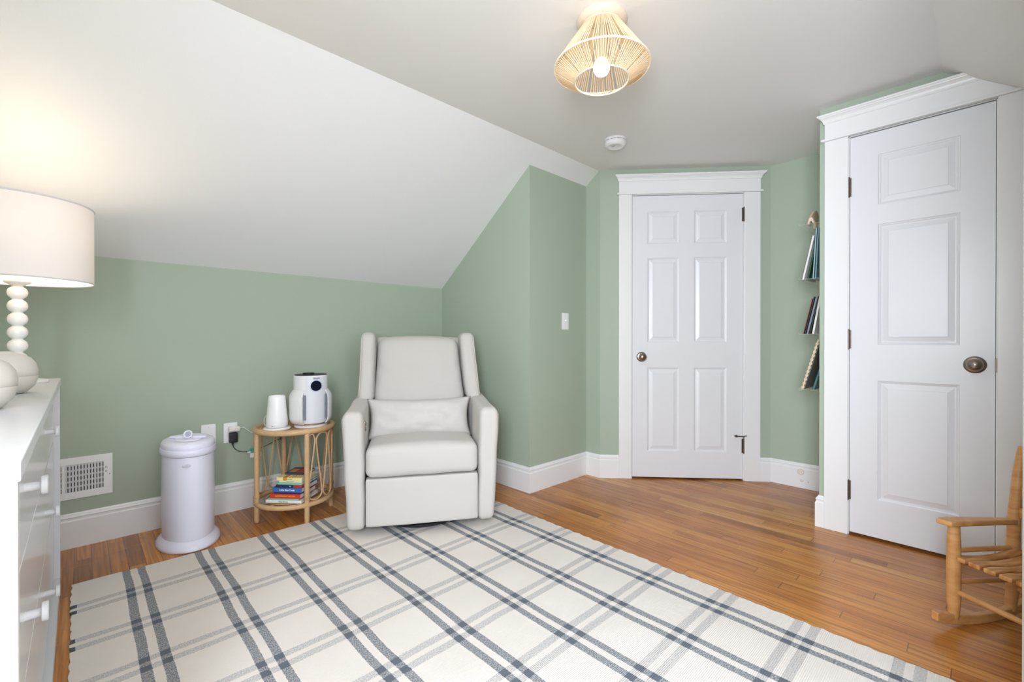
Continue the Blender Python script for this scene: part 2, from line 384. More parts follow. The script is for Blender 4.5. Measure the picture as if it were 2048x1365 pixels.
# closet bump: side face, front face with the door opening
CD0, CD1, CZ = 0.473, -0.041, 2.035
M().box(XG + 0.09, XF, YG - 0.08, YG, 0, H).build('wall_bump', WALL, smooth=False, kind=S)
wc = M().box(XG, XG + 0.09, CD0, YG, 0, H).prism([(-0.9, 0), (CD1, 0), (CD1, zright(CD1)), (-0.9, zright(-0.9))], 'x', XG, XG + 0.09)
wc.prism([(CD1, CZ + 0.004), (CD0, CZ + 0.004), (CD0, H), (YR, H), (CD1, zright(CD1))], 'x', XG, XG + 0.09)
wc.build('wall_closet', WALL, smooth=False, kind=S)
M().box(XG + 0.4, XG + 0.42, -0.3, YG - 0.08, 0, H).build('wall_closet_back', WALL, smooth=False, kind=S)
wall('wall_knee', (XCH, -0.9), (XG + 0.1, -0.9), (0, -1), zright(-0.9) + 0.02)
M().prism([(YS, 0), (-0.9, 0), (-0.9, zright(-0.9)), (YR, H), (YS, H)], 'x', XCH, XCH + 0.05).build('wall_dormer_side', CEIL, smooth=False, kind=S)
# short white partition end that just enters the frame at the right
M().prism([(-0.9, 0), (YCH, 0), (YCH, zright(YCH)), (-0.9, zright(-0.9))], 'x', 1.10, 1.20).build('wall_partition', TRIM, smooth=False, kind=S)
# gable wall with a window opening behind the camera, dormer wall with a window opening
g = M()
gy0, gy1, gz0, gz1 = -0.74, 0.14, 0.76, 1.84
g.box(XW - 0.1, XW, YS, gy0, 0, H).box(XW - 0.1, XW, gy1, YK, 0, H).box(XW - 0.1, XW, gy0, gy1, 0, gz0).box(XW - 0.1, XW, gy0, gy1, gz1, H)
g.build('wall_gable', WALL, smooth=False, kind=S)
dx0, dx1, dz0, dz1 = -0.39, 0.69, 0.71, 1.89
g = M().box(XW, dx0, YS - 0.1, YS, 0, H).box(dx1, XCH, YS - 0.1, YS, 0, H).box(dx0, dx1, YS - 0.1, YS, 0, dz0).box(dx0, dx1, YS - 0.1, YS, dz1, H)
g.build('wall_dormer', WALL, smooth=False, kind=S)
def window(name, axis, c0, c1, z0, z1, at, inward):
    """sash frame lying in the wall plane; inward is +1 toward the room"""
    m = M(); w = 0.045
    def bx(a0, a1, b0, b1, d0, d1):
        if axis == 'y': m.box(at + min(d0, d1), at + max(d0, d1), a0, a1, b0, b1)
        else: m.box(a0, a1, at + min(d0, d1), at + max(d0, d1), b0, b1)
    for a0, a1, b0, b1 in ((c0, c0 + w, z0, z1), (c1 - w, c1, z0, z1), (c0 + w, c1 - w, z0, z0 + w), (c0 + w, c1 - w, z1 - w, z1), (c0 + w, c1 - w, (z0 + z1) / 2 - 0.02, (z0 + z1) / 2 + 0.02)):
        bx(a0, a1, b0, b1, -0.03 * inward, -0.008 * inward)
    o = m.build(name, TRIM, smooth=False, kind=S, bevel=0.003)
    t = M()
    def tb(a0, a1, b0, b1):
        if axis == 'y': t.box(at, at + 0.018, a0, a1, b0, b1)
        else: t.box(a0, a1, at, at + 0.018, b0, b1)
    tb(c0 - 0.09, c0, z0 - 0.02, z1 + 0.09); tb(c1, c1 + 0.09, z0 - 0.02, z1 + 0.09); tb(c0, c1, z1, z1 + 0.09); tb(c0 - 0.11, c1 + 0.11, z0 - 0.045, z0 - 0.02)
    t.build('window_casing', TRIM, parent=o, smooth=False, bevel=0.003)
window('window_1', 'y', gy0, gy1, gz0, gz1, XW, 1)
window('window_2', 'x', dx0, dx1, dz0, dz1, YS, 1)

# baseboards: profile along a path of inner wall corners
BP = [(0, 0), (0.016, 0), (0.016, 0.128), (0.0115, 0.134), (0.0115, 0.142), (0.014, 0.147), (0.012, 0.153), (0.006, 0.158), (0.004, 0.165), (0, 0.165)]
def baseboard(name, path, side, m=TRIM):
    """path of 2D points; side=+1 room lies to the left of travel"""
    pts = [Vector(p) for p in path]; n = len(pts); offs = []
    for i in range(n):
        ds = []
        if i > 0: ds.append((pts[i] - pts[i - 1]).normalized())
        if i < n - 1: ds.append((pts[i + 1] - pts[i]).normalized())
        ns = [Vector((-d.y, d.x)) * side for d in ds]
        if len(ns) == 1: offs.append(ns[0])
        else:
            a = ns[0] + ns[1]; offs.append(a * (1.0 / (1.0 + ns[0].dot(ns[1]))))
    k = len(BP); vs = []; fs = []
    for p, o in zip(pts, offs):
        for d, z in BP: q = p + o * d; vs.append((q.x, q.y, z))
    for i in range(n - 1):
        for j in range(k): a = i * k + j; b = i * k + (j + 1) % k; fs.append((a, b, b + k, a + k))
    fs.append(tuple(range(k))); fs.append(tuple((n - 1) * k + j for j in range(k))[::-1])
    return M().add(vs, fs).build(name, m, smooth=False, kind=S)
far0 = dg(0.132, 0); far1 = dg(1.113, 0)
def stained_trim():
    m = TRIM.copy(); m.name = 'white_trim_scuffed'; nt = m.node_tree; b = nt.nodes['Principled BSDF']
    tc = nt.nodes.new('ShaderNodeTexCoord')
    cur = rgb((236, 236, 236))
    for (y, z, r0, r1, c) in ((0.845, 0.108, 0.014, 0.021, (222, 206, 190)), (0.845, 0.108, 0.0, 0.010, (228, 216, 204)), (0.838, 0.05, 0.003, 0.009, (216, 202, 190)), (0.80, 0.048, 0.0, 0.004, (205, 198, 196))):
        d = nt.nodes.new('ShaderNodeVectorMath'); d.operation = 'DISTANCE'; nt.links.new(tc.outputs['Object'], d.inputs[0]); d.inputs[1].default_value = (XF - 0.016, y, z)
        f = mth(nt, 'MULTIPLY', mth(nt, 'GREATER_THAN', d.outputs['Value'], r0), mth(nt, 'LESS_THAN', d.outputs['Value'], r1))
        cur = mixc(nt, f, cur, rgb(c))
    nt.links.new(cur, b.inputs['Base Color']); return m
baseboard('baseboard_left', [(XW + 0.0, YK), (XA, YK), (XA, YA), (XD, YA), (XD, YE), far0], -1)
baseboard('baseboard_shelf', [far1, (XF, YF), (XF, YG), (XG, YG), (XG, 0.579)], -1, stained_trim())
baseboard('baseboard_knee', [(XG, -0.15), (XG, -0.9), (1.20, -0.9)], -1)

# door casings
CROWN = [(0, 2.134), (0.024, 2.134), (0.027, 2.138), (0.027, 2.144), (0.030, 2.152), (0.037, 2.160), (0.044, 2.164), (0.044, 2.168), (0.050, 2.169), (0.050, 2.179), (0, 2.179)]
def casing_far():
    m = M()
    dprism(0.132, DS0 - 0.004, 0, 0.02, 0, DZ + 0.006, m); dprism(DS1 + 0.004, 1.113, 0, 0.02, 0, DZ + 0.006, m)
    dprism(0.118, 1.127, 0, 0.032, DZ + 0.006, DZ + 0.018, m)
    dprism(0.132, 1.113, 0, 0.022, DZ + 0.018, 2.148, m)
    vs = []; n = len(CROWN)
    for o, zz in CROWN: q = dg(0.132 - max(0, o - 0.02), o); vs.append((q[0], q[1], zz))
    for o, zz in CROWN: q = dg(1.113 + max(0, o - 0.02), o); vs.append((q[0], q[1], zz))
    m.add(vs, [tuple(range(n))[::-1], tuple(range(n, 2 * n))] + [(i, (i + 1) % n, n + (i + 1) % n, n + i) for i in range(n)])
    m.build('trim_1', TRIM, smooth=False, bevel=0.002, kind=S)
    j = M(); dprism(DS0 - 0.004, DS0 - 0.001, -0.09, 0.008, 0, DZ + 0.006, j); dprism(DS1 + 0.001, DS1 + 0.004, -0.09, 0.008, 0, DZ + 0.006, j); dprism(DS0 - 0.004, DS1 + 0.004, -0.09, 0.008, DZ + 0.003, DZ + 0.006, j)
    dprism(DS0 - 0.001, DS0 + 0.012, -0.06, -0.044, 0, DZ, j); dprism(DS1 - 0.012, DS1 + 0.001, -0.06, -0.044, 0, DZ, j)
    j.build('trim_2', TRIM, smooth=False, kind=S)
casing_far()
def casing_closet():
    ys = lambda z: YR - (H - z) / SL
    m = M(); x0, x1 = XG - 0.02, XG
    m.box(x0, x1, CD0 + 0.004, 0.579, 0, CZ + 0.008)
    za = CZ + 0.008
    m.prism([(CD1 - 0.004, 0), (CD1 - 0.004, za), (ys(za), za), (-0.15, zright(-0.15)), (-0.15, 0)], 'x', x0, x1)
    m.prism([(0.594, za), (0.594, za + 0.012), (ys(za + 0.012), za + 0.012), (ys(za), za)], 'x', XG - 0.032, x1)
    m.prism([(0.579, za + 0.012), (0.579, 2.148), (ys(2.148), 2.148), (ys(za + 0.012), za + 0.012)], 'x', XG - 0.022, x1)
    n = len(CROWN)
    vs = [(XG - o, 0.579 + max(0, o - 0.02), zz) for o, zz in CROWN] + [(XG - o, ys(zz), zz) for o, zz in CROWN]
    m.add(vs, [tuple(range(n))[::-1], tuple(range(n, 2 * n))] + [(i, (i + 1) % n, n + (i + 1) % n, n + i) for i in range(n)])
    m.build('trim_3', TRIM, smooth=False, bevel=0.002, kind=S)
    j = M().box(XG - 0.008, XG + 0.085, CD0 + 0.001, CD0 + 0.004, 0, CZ + 0.006).box(XG - 0.008, XG + 0.085, CD1 - 0.004, CD1 - 0.001, 0, CZ + 0.006).box(XG - 0.008, XG + 0.085, CD1 - 0.004, CD0 + 0.004, CZ + 0.003, CZ + 0.006)
    j.build('trim_4', TRIM, smooth=False, kind=S)
casing_closet()

# panelled doors. local frame: x across, z up, front face at y=0 looking to -y
def door_leaf(w, h, panels, th=0.035):
    xs = sorted(set([0, w] + [p[0] for p in panels] + [p[1] for p in panels]))
    zs = sorted(set([0, h] + [p[2] for p in panels] + [p[3] for p in panels]))
    m = M()
    def isp(x, z): return any(p[0] < x < p[1] and p[2] < z < p[3] for p in panels)
    for i in range(len(xs) - 1):
        for j in range(len(zs) - 1):
            if isp((xs[i] + xs[i + 1]) / 2, (zs[j] + zs[j + 1]) / 2): continue
            m.add([(xs[i], 0, zs[j]), (xs[i + 1], 0, zs[j]), (xs[i + 1], 0, zs[j + 1]), (xs[i], 0, zs[j + 1])], [(0, 1, 2, 3)])
    for (a, b, c, d) in panels:
        rings = [(0, 0), (0.002, 0.004), (0.006, 0.0055), (0.012, 0.010), (0.016, 0.010), (0.038, 0.0035), (0.0395, 0.0015), (0.042, 0.0015)]
        vs = []; fs = []
        for ins, dep in rings: vs += [(a + ins, dep, c + ins), (b - ins, dep, c + ins), (b - ins, dep, d - ins), (a + ins, dep, d - ins)]
        for k in range(len(rings) - 1):
            for q in range(4): fs.append((k * 4 + q, k * 4 + (q + 1) % 4, k * 4 + 4 + (q + 1) % 4, k * 4 + 4 + q))
        k = (len(rings) - 1) * 4; fs.append((k, k + 1, k + 2, k + 3)); m.add(vs, fs)
    m.add([(0, 0, 0), (w, 0, 0), (w, 0, h), (0, 0, h), (0, th, 0), (w, th, 0), (w, th, h), (0, th, h)], [(0, 4, 5, 1), (1, 5, 6, 2), (2, 6, 7, 3), (3, 7, 4, 0), (4, 7, 6, 5)])
    return m
def knob(parent, x, z, r=0.032):
    Mx = Matrix.Rotation(R(90), 4, 'X')
    pr = [(0.0, -0.001), (r * 1.08, -0.001), (r * 1.10, 0.003), (r * 1.0, 0.006), (r * 0.86, 0.008), (0.012, 0.010), (0.011, 0.022), (0.016, 0.030), (0.024, 0.036), (0.0275, 0.045), (0.0265, 0.052), (0.021, 0.057), (0.0205, 0.0565), (0.013, 0.061), (0.0125, 0.0602), (0.006, 0.0625), (0.0, 0.063)]
    o = M().lathe(pr, 40, cap=False).xf(Mx).xf(Matrix.Translation((x, 0, z))).build('door_knob', NICKEL, parent, ang=50)
    return o
def hinge(parent, x, z, hh=0.095):
    m = M()
    n = 5
    for i in range(n): m.lathe([(0.0, z - hh / 2 + i * hh / n + 0.0008), (0.0058, z - hh / 2 + i * hh / n + 0.0008), (0.0058, z - hh / 2 + (i + 1) * hh / n - 0.0008), (0, z - hh / 2 + (i + 1) * hh / n - 0.0008)], 12, (x, -0.010, 0), cap=False)
    m.lathe([(0, z - hh / 2 - 0.004), (0.0035, z - hh / 2 - 0.004), (0.0045, z + hh / 2 + 0.004), (0, z + hh / 2 + 0.006)], 10, (x, -0.010, 0), cap=False)
    m.box(x - 0.012, x + 0.010, -0.006, 0.001, z - hh / 2, z + hh / 2)
    return m.build('hinge', HINGE, parent, ang=40)
d1 = bpy.data.objects.new('door_1', None); COL.objects.link(d1); d1['kind'] = S
q = dg(DS0 + 0.0015, 0.004); d1.location = (q[0], q[1], 0.012); d1.rotation_euler = (0, 0, math.atan2(T.y, T.x))
o0 = DS0 + 0.0015
pz = [(1.588, 0.981), (0.80, 0.198)]
P6 = []
for a, b in ((0.335, 0.560), (0.662, 0.889)):
    P6 += [(a - o0, b - o0, 1.687 - 0.012, 1.92 - 0.012), (a - o0, b - o0, 0.981 - 0.012, 1.588 - 0.012), (a - o0, b - o0, 0.198 - 0.012, 0.80 - 0.012)]
door_leaf(DS1 - DS0 - 0.003, DZ - 0.013, P6).build('door_panel', DOORW, d1, smooth=False)
knob(d1, 0.29 - o0 + 0.004, 0.877 - 0.012)
wd = DS1 - DS0 - 0.003
hinge(d1, wd + 0.004, 1.886 - 0.012); hinge(d1, wd + 0.004, 0.235, 0.1)
st = M().tube([(wd + 0.004, -0.010, 0.292), (wd + 0.004, -0.014, 0.304), (wd - 0.03, -0.022, 0.306), (wd - 0.055, -0.03, 0.309)], 0.0042, 8)
st.tube([(wd - 0.052, -0.028, 0.3087), (wd - 0.064, -0.033, 0.3095)], 0.008, 10).tube([(wd + 0.004, -0.012, 0.306), (wd + 0.02, -0.02, 0.31)], 0.004, 8)
st.build('hinge_door_stop', HINGE, d1)
d2 = bpy.data.objects.new('door_2', None); COL.objects.link(d2); d2['kind'] = S
d2.location = (XG - 0.004, CD0 - 0.0015, 0.014); d2.rotation_euler = (0, 0, R(-90))
wl = CD0 - CD1 - 0.003
P3 = [(0.113, 0.402, 1.656, 1.905), (0.113, 0.402, 0.961, 1.559), (0.113, 0.402, 0.188, 0.782)]
door_leaf(wl, CZ - 0.016, P3).build('door_panel', DOORW, d2, smooth=False)
knob(d2, CD0 - 0.022 - 0.0015, 0.889 - 0.014, 0.034)
for z in (1.781, 1.002, 0.229): hinge(d2, -0.004, z - 0.014)
M().box(wl - 0.001, wl + 0.0095, -0.006, 0.0, 0.845, 0.905).build('strike_plate', HINGE, d2, bevel=0.001)

# ------------------------------------------------------------------ rug
def rug():
    x0, x1, y0, y1 = -0.024, 1.852, -0.12, 2.556
    nx, ny = 120, 170; vs = []; fs = []
    def ed(t, s): return 0.006 * noise.noise(Vector((t * 4, s, 0))) + 0.0022 * math.sin(t * 2 * math.pi / 0.021) + 0.003 * noise.noise(Vector((t * 40, s, 3)))
    top = 0.0065
    for j in range(ny + 1):
        for i in range(nx + 1):
            fx = i / nx; fy = j / ny; X = x0 + (x1 - x0) * fx; Y = y0 + (y1 - y0) * fy
            Xl = -0.024 + ed(Y, 1.0) ; Xr = 1.852 + ed(Y, 5.0) * 1.3 - 0.018 * (2.5 - Y) / 2.5
            yt = y1 - 0.006 - 0.046 * fx + 0.008 * noise.noise(Vector((X * 3, 9, 0)))
            X = Xl + (Xr - Xl) * fx; Y = y0 + (yt - y0) * fy
            z = top + 0.0025 * noise.noise(Vector((X * 5, Y * 5, 0)))
            vs.append((X, Y, z))
    k = nx + 1
    for j in range(ny):
        for i in range(nx): a = j * k + i; fs.append((a, a + 1, a + 1 + k, a + k))
    # skirt to the floor and underside
    per = [i for i in range(k)] + [j * k + nx for j in range(1, ny + 1)] + [ny * k + i for i in range(nx - 1, -1, -1)] + [j * k for j in range(ny - 1, 0, -1)]
    b0 = len(vs)
    for i in per: vs.append((vs[i][0], vs[i][1], 0.0))
    n = len(per)
    for i in range(n): fs.append((per[i], per[(i + 1) % n], b0 + (i + 1) % n, b0 + i))
    fs.append(tuple(b0 + i for i in range(n)))
    return M().add(vs, fs).build('area_rug', rug_material(), ang=50)
tag(rug(), 'large cream woven rug with dark and pale grey plaid stripes on the wood floor', 'rug')

# ------------------------------------------------------------------ recliner
def recliner():
    t = thing('recliner_chair', 'cream upholstered wingback recliner glider standing on the plaid rug in the corner', 'armchair', (1.285 - 0.011, 1.98 + 0.007, 0.0095), R(-31.0))
    nz = lambda x, y, z, k, a: a * noise.noise(Vector((x * k, y * k, z * k)))
    zoff = -0.0065
    # swivel base
    M().lathe([(0.0, 0.0), (0.225, 0.0), (0.235, 0.008), (0.235, 0.018), (0.225, 0.024), (0.07, 0.026), (0.06, 0.06), (0.0, 0.06)], 48, (0.0, 0.285, 0.001), cap=False).build('swivel_base', DARK, t)
    # arms
    def arm(sgn):
        prof = [(0.0, 0.05), (0.0, 0.585), (0.012, 0.612), (0.04, 0.627), (0.12, 0.632), (0.25, 0.634), (0.40, 0.640), (0.55, 0.650), (0.66, 0.655), (0.70, 0.64), (0.70, 0.10), (0.66, 0.05)]
        def fn(x, y, z):
            k = z / 0.6
            xx = x + sgn * 0.030 * k * (1.0 if (x * sgn > 0.33) else 0.35)
            if z > 0.5:      # outer top edge rolls down
                f = max(0, (abs(x) - 0.335) / 0.04); zz = z - 0.026 * f * f * (z - 0.5) / 0.13
            else: zz = z
            d = nz(x, y, z, 9, 0.004)
            return (xx + d * sgn, y + nz(x, y, z, 7, 0.003), zz + d * 0.5)
        m = M()
        def w(x, y, z):
            # map rounded box to arm profile : z in 0..1, y in 0..0.7
            top = 0.628 + 0.028 * max(0, (y - 0.1)) / 0.6
            zz = 0.05 + (z) * (top - 0.05)
            return fn(x, y, zz)
        xa, xb = (0.285, 0.372) if sgn > 0 else (-0.372, -0.285)
        bm = M().rbox(xa, xb, 0.0, 0.70, 0.0, 1.0, 0.036, 18)
        # correct the vertical radius (box is stretched in z)
        bm = M().rbox(xa, xb, 0.0, 0.70, 0.030, 0.628, 0.030, 22, lambda x, y, z: fn(x, y, z + 0.028 * max(0, y - 0.1) / 0.6 * (z / 0.63) ** 2))
        o = bm.build('armrest', FABRIC, t, ang=70)
        # piping down the outer front edge
        xe = sgn * 0.365
        pts = []
        for i in range(24):
            z = 0.07 + i * 0.0225
            pts.append((sgn * (0.36 + 0.030 * z / 0.6) , 0.012, z))
        M().tube(pts, 0.003, 6).build('piping', FABRIC, o)
        return o
    la = arm(-1); arm(1)
    # control buttons on the inner side of the left arm
    pc = M().rbox(-0.2985, -0.2885, 0.062, 0.088, 0.515, 0.570, 0.0025, 3).build('control_panel', NICKEL, t)
    M().rbox(-0.289, -0.2865, 0.066, 0.084, 0.521, 0.538, 0.0012, 3).rbox(-0.289, -0.2865, 0.066, 0.084, 0.546, 0.563, 0.0012, 3).build('button', DARK, pc)
    # footrest panel
    M().rbox(-0.284, 0.284, 0.003, 0.06, 0.046, 0.288, 0.008, 16, lambda x, y, z: (x, y - 0.006 * math.cos(x / 0.29 * 1.5) + nz(x, y, z, 6, 0.004), z)).build('footrest', FABRIC, t, ang=70)
    # seat cushion
    def sf(x, y, z):
        cx = math.cos(max(-1, min(1, x / 0.285)) * math.pi / 2) ** 0.5 if abs(x) < 0.285 else 0
        top = max(0, (z - 0.30) / 0.14)
        yy = y - 0.014 * cx * math.sin(max(0, min(1, (z - 0.29) / 0.17)) * math.pi) * (1 if y < 0.1 else 0)
        zz = z + top * (0.028 * cx * math.cos((y - 0.25) / 0.6 * math.pi / 2)) + nz(x, y, z, 6, 0.005)
        return (x, yy + nz(x, y, z, 5, 0.003), zz)
    M().rbox(-0.286, 0.286, -0.008, 0.56, 0.290, 0.440, 0.038, 24, sf).build('seat_cushion', FABRIC, t, ang=70)
    # black filler block standing in for the shade in the inner gaps
    M().box(-0.27, 0.27, 0.07, 0.62, 0.10, 0.285).build('gap_shade_filler', DARK, t)
    # outer back shell
    def lean(y, z): return y + 0.20 * max(0, z - 0.40) / 0.62
    def bs(x, y, z):
        k = max(0, (z - 0.45) / 0.57); wx = 1.0 - 0.10 * k
        return (x * wx - 0.012 * k, lean(y, z), z + (0.012 * math.cos(x / 0.3 * 1.5) if z > 0.9 else 0))
    M().rbox(-0.325, 0.325, 0.575, 0.665, 0.08, 1.005, 0.03, 18, bs).build('outer_back', FABRIC, t, ang=70)
    # inner back cushion
    def bc(x, y, z):
        k = max(0, (z - 0.40) / 0.62); wx = 1.0 - 0.14 * k
        bul = 0.030 * max(0, math.cos(x / 0.30 * math.pi / 2)) * (0.55 + 0.45 * math.sin(k * math.pi)) if y < 0.47 else 0
        lum = 0.03 * math.exp(-((z - 0.60) / 0.12) ** 2) if y < 0.47 else 0
        wr = 0.006 * math.sin((z - abs(x) * 0.6) * 60) * max(0, abs(x) - 0.19) / 0.1 * (1 if 0.5 < z < 0.85 and y < 0.47 else 0)
        return (x * wx - 0.012 * k, lean(y - bul - lum, z) + wr + nz(x, y, z, 7, 0.006), z + (0.016 * math.cos(x / 0.28 * math.pi / 2) if z > 0.85 else 0))
    M().rbox(-0.290, 0.290, 0.425, 0.575, 0.42, 0.998, 0.05, 26, bc).build('back_cushion', FABRIC, t, ang=70)
    # wings
    def wing(sgn):
        def fn(x, y, z):
            k = (z - 0.60) / 0.43       # 0 bottom .. 1 top
            inn = 0.274 - 0.012 * k
            xx = sgn * (inn + (abs(x) - 0.30) * 1.0 + (0.012 if True else 0) * math.sin(k * math.pi) * 0 + 0.006 * (1 - k) ** 2) - 0.012 * k
            yy = y + 0.13 * k
            # front edge scoops backward near the bottom corner
            if y < 0.46: yy += 0.05 * max(0, 0.25 - k) * 2 * 0
            d = nz(x, y, z, 9, 0.004)
            return (xx + d, yy + d, z)
        m = M().rbox(0.30, 0.388, 0.40, 0.62, 0.615, 1.036, 0.036, 20)
        m.v = [Vector(fn(p.x, p.y, p.z)) for p in m.v]
        o = m.build('wing', FABRIC, t, ang=70)
        pts = []
        for i in range(20):
            k = 0.10 + 0.82 * i / 19; z = 0.615 + 0.421 * k
            pts.append((sgn * (0.274 - 0.012 * k + 0.006 * (1 - k) ** 2 + 0.079) - 0.012 * k, 0.408 + 0.13 * k, z))
        M().tube(pts, 0.0028, 6).build('piping', FABRIC, o)
    wing(-1); wing(1)
    # lumbar pillow: a thing of its own resting on the seat
    return t
rc = recliner()

def pillow(w, h, th, n=40, seed=0):
    vs = []; fs = []
    for side in (1, -1):
        for j in range(n + 1):
            for i in range(n + 1):
                u = i / n * 2 - 1; v = j / n * 2 - 1
                pin = 1 - 0.085 * (1 - abs(v) ** 2.2) * abs(u) ** 3 ; pin2 = 1 - 0.12 * (1 - abs(u) ** 2.5) * abs(v) ** 3
                e = (1 - abs(u) ** 2.6) * (1 - abs(v) ** 2.2); e = max(0, e) ** 0.5
                c = noise.noise(Vector((u * 2.2 + seed, v * 2.0, side * 3))) * 0.16 + noise.noise(Vector((u * 6 + seed, v * 3, side))) * 0.09
                cr = 0.05 * math.sin((abs(u) * 9 + v * 4)) * abs(u) ** 2 * (1 - abs(v))
                vs.append((u * w / 2 * pin, side * th / 2 * e * (1 + c + cr), v * h / 2 * pin2))
    k = n + 1; o = k * k
    for j in range(n):
        for i in range(n):
            a = j * k + i; fs.append((a, a + 1, a + 1 + k, a + k)); a += o; fs.append((a, a + k, a + 1 + k, a + 1))
    m = M().add(vs, fs)
    return m
def weld(o, d=0.0004):
    bm = bmesh.new(); bm.from_mesh(o.data); bmesh.ops.remove_doubles(bm, verts=bm.verts[:], dist=d); bmesh.ops.recalc_face_normals(bm, faces=bm.faces[:])
    bm.to_mesh(o.data); bm.free()
    for p in o.data.polygons: p.use_smooth = True
lp = pillow(0.60, 0.235, 0.17).xf(Matrix.Rotation(R(-14), 4, 'X')).build('lumbar_pillow', FABRIC2)
weld(lp)
lp.location = rc.matrix_basis @ Vector((-0.008, 0.325, 0.536)); lp.rotation_euler = (0, 0, R(-31.0))
tag(lp, 'cream linen lumbar pillow lying against the back of the recliner', 'pillow')

# ------------------------------------------------------------------ dresser
def dresser():
    y0, y1, xf, xb, h = 0.85, 2.58, -0.057, -0.515, 0.845
    t = thing('dresser', 'wide white dresser with round white knobs cut off at the left edge', 'dresser', ((xf + xb) / 2, (y0 + y1) / 2, 0))
    ox, oy = -(xf + xb) / 2, -(y0 + y1) / 2
    def bx(m, a, b, c, d, e, f): return m.box(a + ox, b + ox, c + oy, d + oy, e, f)
    bx(M(), xb, xf + 0.003, y0 - 0.003, y1 + 0.003, h - 0.026, h).build('top', LACQ, t, bevel=0.002)
    bx(M(), xb, xf, y0, y0 + 0.022, 0.0, h - 0.026).build('side_panel', LACQ, t, bevel=0.001)
    bx(M(), xb, xf, y1 - 0.022, y1, 0.0, h - 0.026).build('side_panel', LACQ, t, bevel=0.001)
    bx(M(), xb, xf, y0 + 0.022, y1 - 0.022, 0.0, 0.045).build('plinth', LACQ, t, bevel=0.001)
    bx(M(), xb, xb + 0.01, y0 + 0.022, y1 - 0.022, 0.045, h - 0.026).build('back_panel', LACQ, t)
    zs = [(0.82 - 0.012, 0.60), (0.595, 0.355), (0.35, 0.05)]
    for (a, b), zk in zip(zs, (0.72, 0.475, 0.23)):
        d = bx(M(), xf - 0.037, xf - 0.019, y0 + 0.025, y1 - 0.025, b, a).build('drawer', LACQF, t, bevel=0.0015)
        for yk in (1.255, 1.96):
            m = M().lathe([(0, -0.0005), (0.0085, -0.0005), (0.008, 0.02), (0.0085, 0.022), (0.0165, 0.0225), (0.0175, 0.0235), (0.0175, 0.031), (0.016, 0.032), (0, 0.032)], 32, cap=False)
            m.xf(Matrix.Translation((xf - 0.019 + ox, yk + oy, zk)) @ Matrix.Rotation(R(90), 4, 'Y'))
            m.build('knob', LACQ, d)
    return t
dresser()
tag(M().lathe([(0, 0), (0.106, 0), (0.11, 0.004), (0.11, 0.012), (0.104, 0.018), (0.02, 0.022), (0.011, 0.026), (0.011, 0.6), (0.014, 0.602), (0.014, 0.63), (0, 0.632)], 40, (-0.172, 2.705, 0), cap=False).build('stand_base', LEDWHITE),
    'round cream-white stand foot on the floor peeking out behind the white dresser', 'stand')

# table lamp
def table_lamp():
    c = (-0.157, 2.35, 0.845)
    t = thing('table_lamp', 'lit table lamp with stacked white bead stem and drum shade on the dresser', 'lamp', c)
    M().lathe([(0, 0), (0.075, 0), (0.078, 0.006), (0.076, 0.012), (0.03, 0.02), (0, 0.02)], 48, cap=False).build('base', CERAM, t)
    pr = [(0, 0.018)]
    z = 0.018; bh = 0.0465
    nb = 7
    for i in range(nb):
        for k in range(1, 12):
            a = math.pi * k / 12; pr.append((max(0.0135, 0.0262 * math.sin(a) ** 0.75), z + bh * (1 - math.cos(a)) / 2))
        z += bh
    pr += [(0.016, z + 0.002), (0.030, z + 0.010), (0.034, z + 0.013), (0.034, z + 0.017), (0.008, z + 0.019), (0.008, z + 0.06), (0, z + 0.06)]
    M().lathe(pr, 40, cap=False).build('bead_stem', CERAM, t, ang=60)
    z0, z1, r = 0.364, 0.637, 0.199
    sh = M().lathe([(r, z0), (r, z1)], 96, cap=False).build('lamp_shade', SHADE, t)
    for zz in (z0, z1):
        M().tube([(r * math.cos(a), r * math.sin(a), zz) for a in [2 * math.pi * i / 96 for i in range(96)]], 0.003, 6, closed=True).build('shade_trim', mat('shade_tape', (214, 212, 214), 0.8), sh)
    sp = M()
    for k in range(3):
        a = 2 * math.pi * k / 3 + 0.9; sp.tube([(0.012 * math.cos(a), 0.012 * math.sin(a), z1 - 0.02), ((r - 0.002) * math.cos(a), (r - 0.002) * math.sin(a), z1 - 0.004)], 0.0015, 6)
    sp.tube([(0.012 * math.cos(a), 0.012 * math.sin(a), z1 - 0.02) for a in [2 * math.pi * i / 20 for i in range(20)]], 0.002, 6, closed=True)
    sp.build('shade_spider', NICKEL, sh)
    M().lathe([(0, 0.42), (0.014, 0.42), (0.014, 0.445), (0.02, 0.46), (0.03, 0.485), (0.028, 0.505), (0.015, 0.522), (0, 0.525)], 24, cap=False).build('bulb', BULB, t)
    l = bpy.data.lights.new('table_lamp_light', 'POINT'); l.energy = 2.2; l.color = (1.0, 0.83, 0.67); l.shadow_soft_size = 0.03
    o = bpy.data.objects.new('table_lamp_light', l); COL.objects.link(o); o.parent = t; o.location = (0, 0, 0.57)
    return t
table_lamp()
# vases
def vase(c, label):
    pr = [(0, 0), (0.045, 0), (0.058, 0.004), (0.074, 0.022), (0.080, 0.042), (0.0805, 0.0505), (0.0793, 0.0512), (0.0805, 0.052), (0.081, 0.066), (0.077, 0.086), (0.066, 0.103), (0.048, 0.114), (0.034, 0.118), (0.032, 0.121), (0.028, 0.120), (0.027, 0.112), (0.03, 0.10), (0, 0.05)]
    o = M().lathe(pr, 56, cap=False).build('vase', VASE, ang=60); o.location = c
    tag(o, label, 'vase', 'stoneware vases on the dresser')
vase((-0.168, 1.93, 0.845), 'squat round beige stoneware vase on the dresser, the one nearer the lamp')
vase((-0.182, 1.53, 0.845), 'squat round beige stoneware vase cut by the left photo edge, in front of the other')

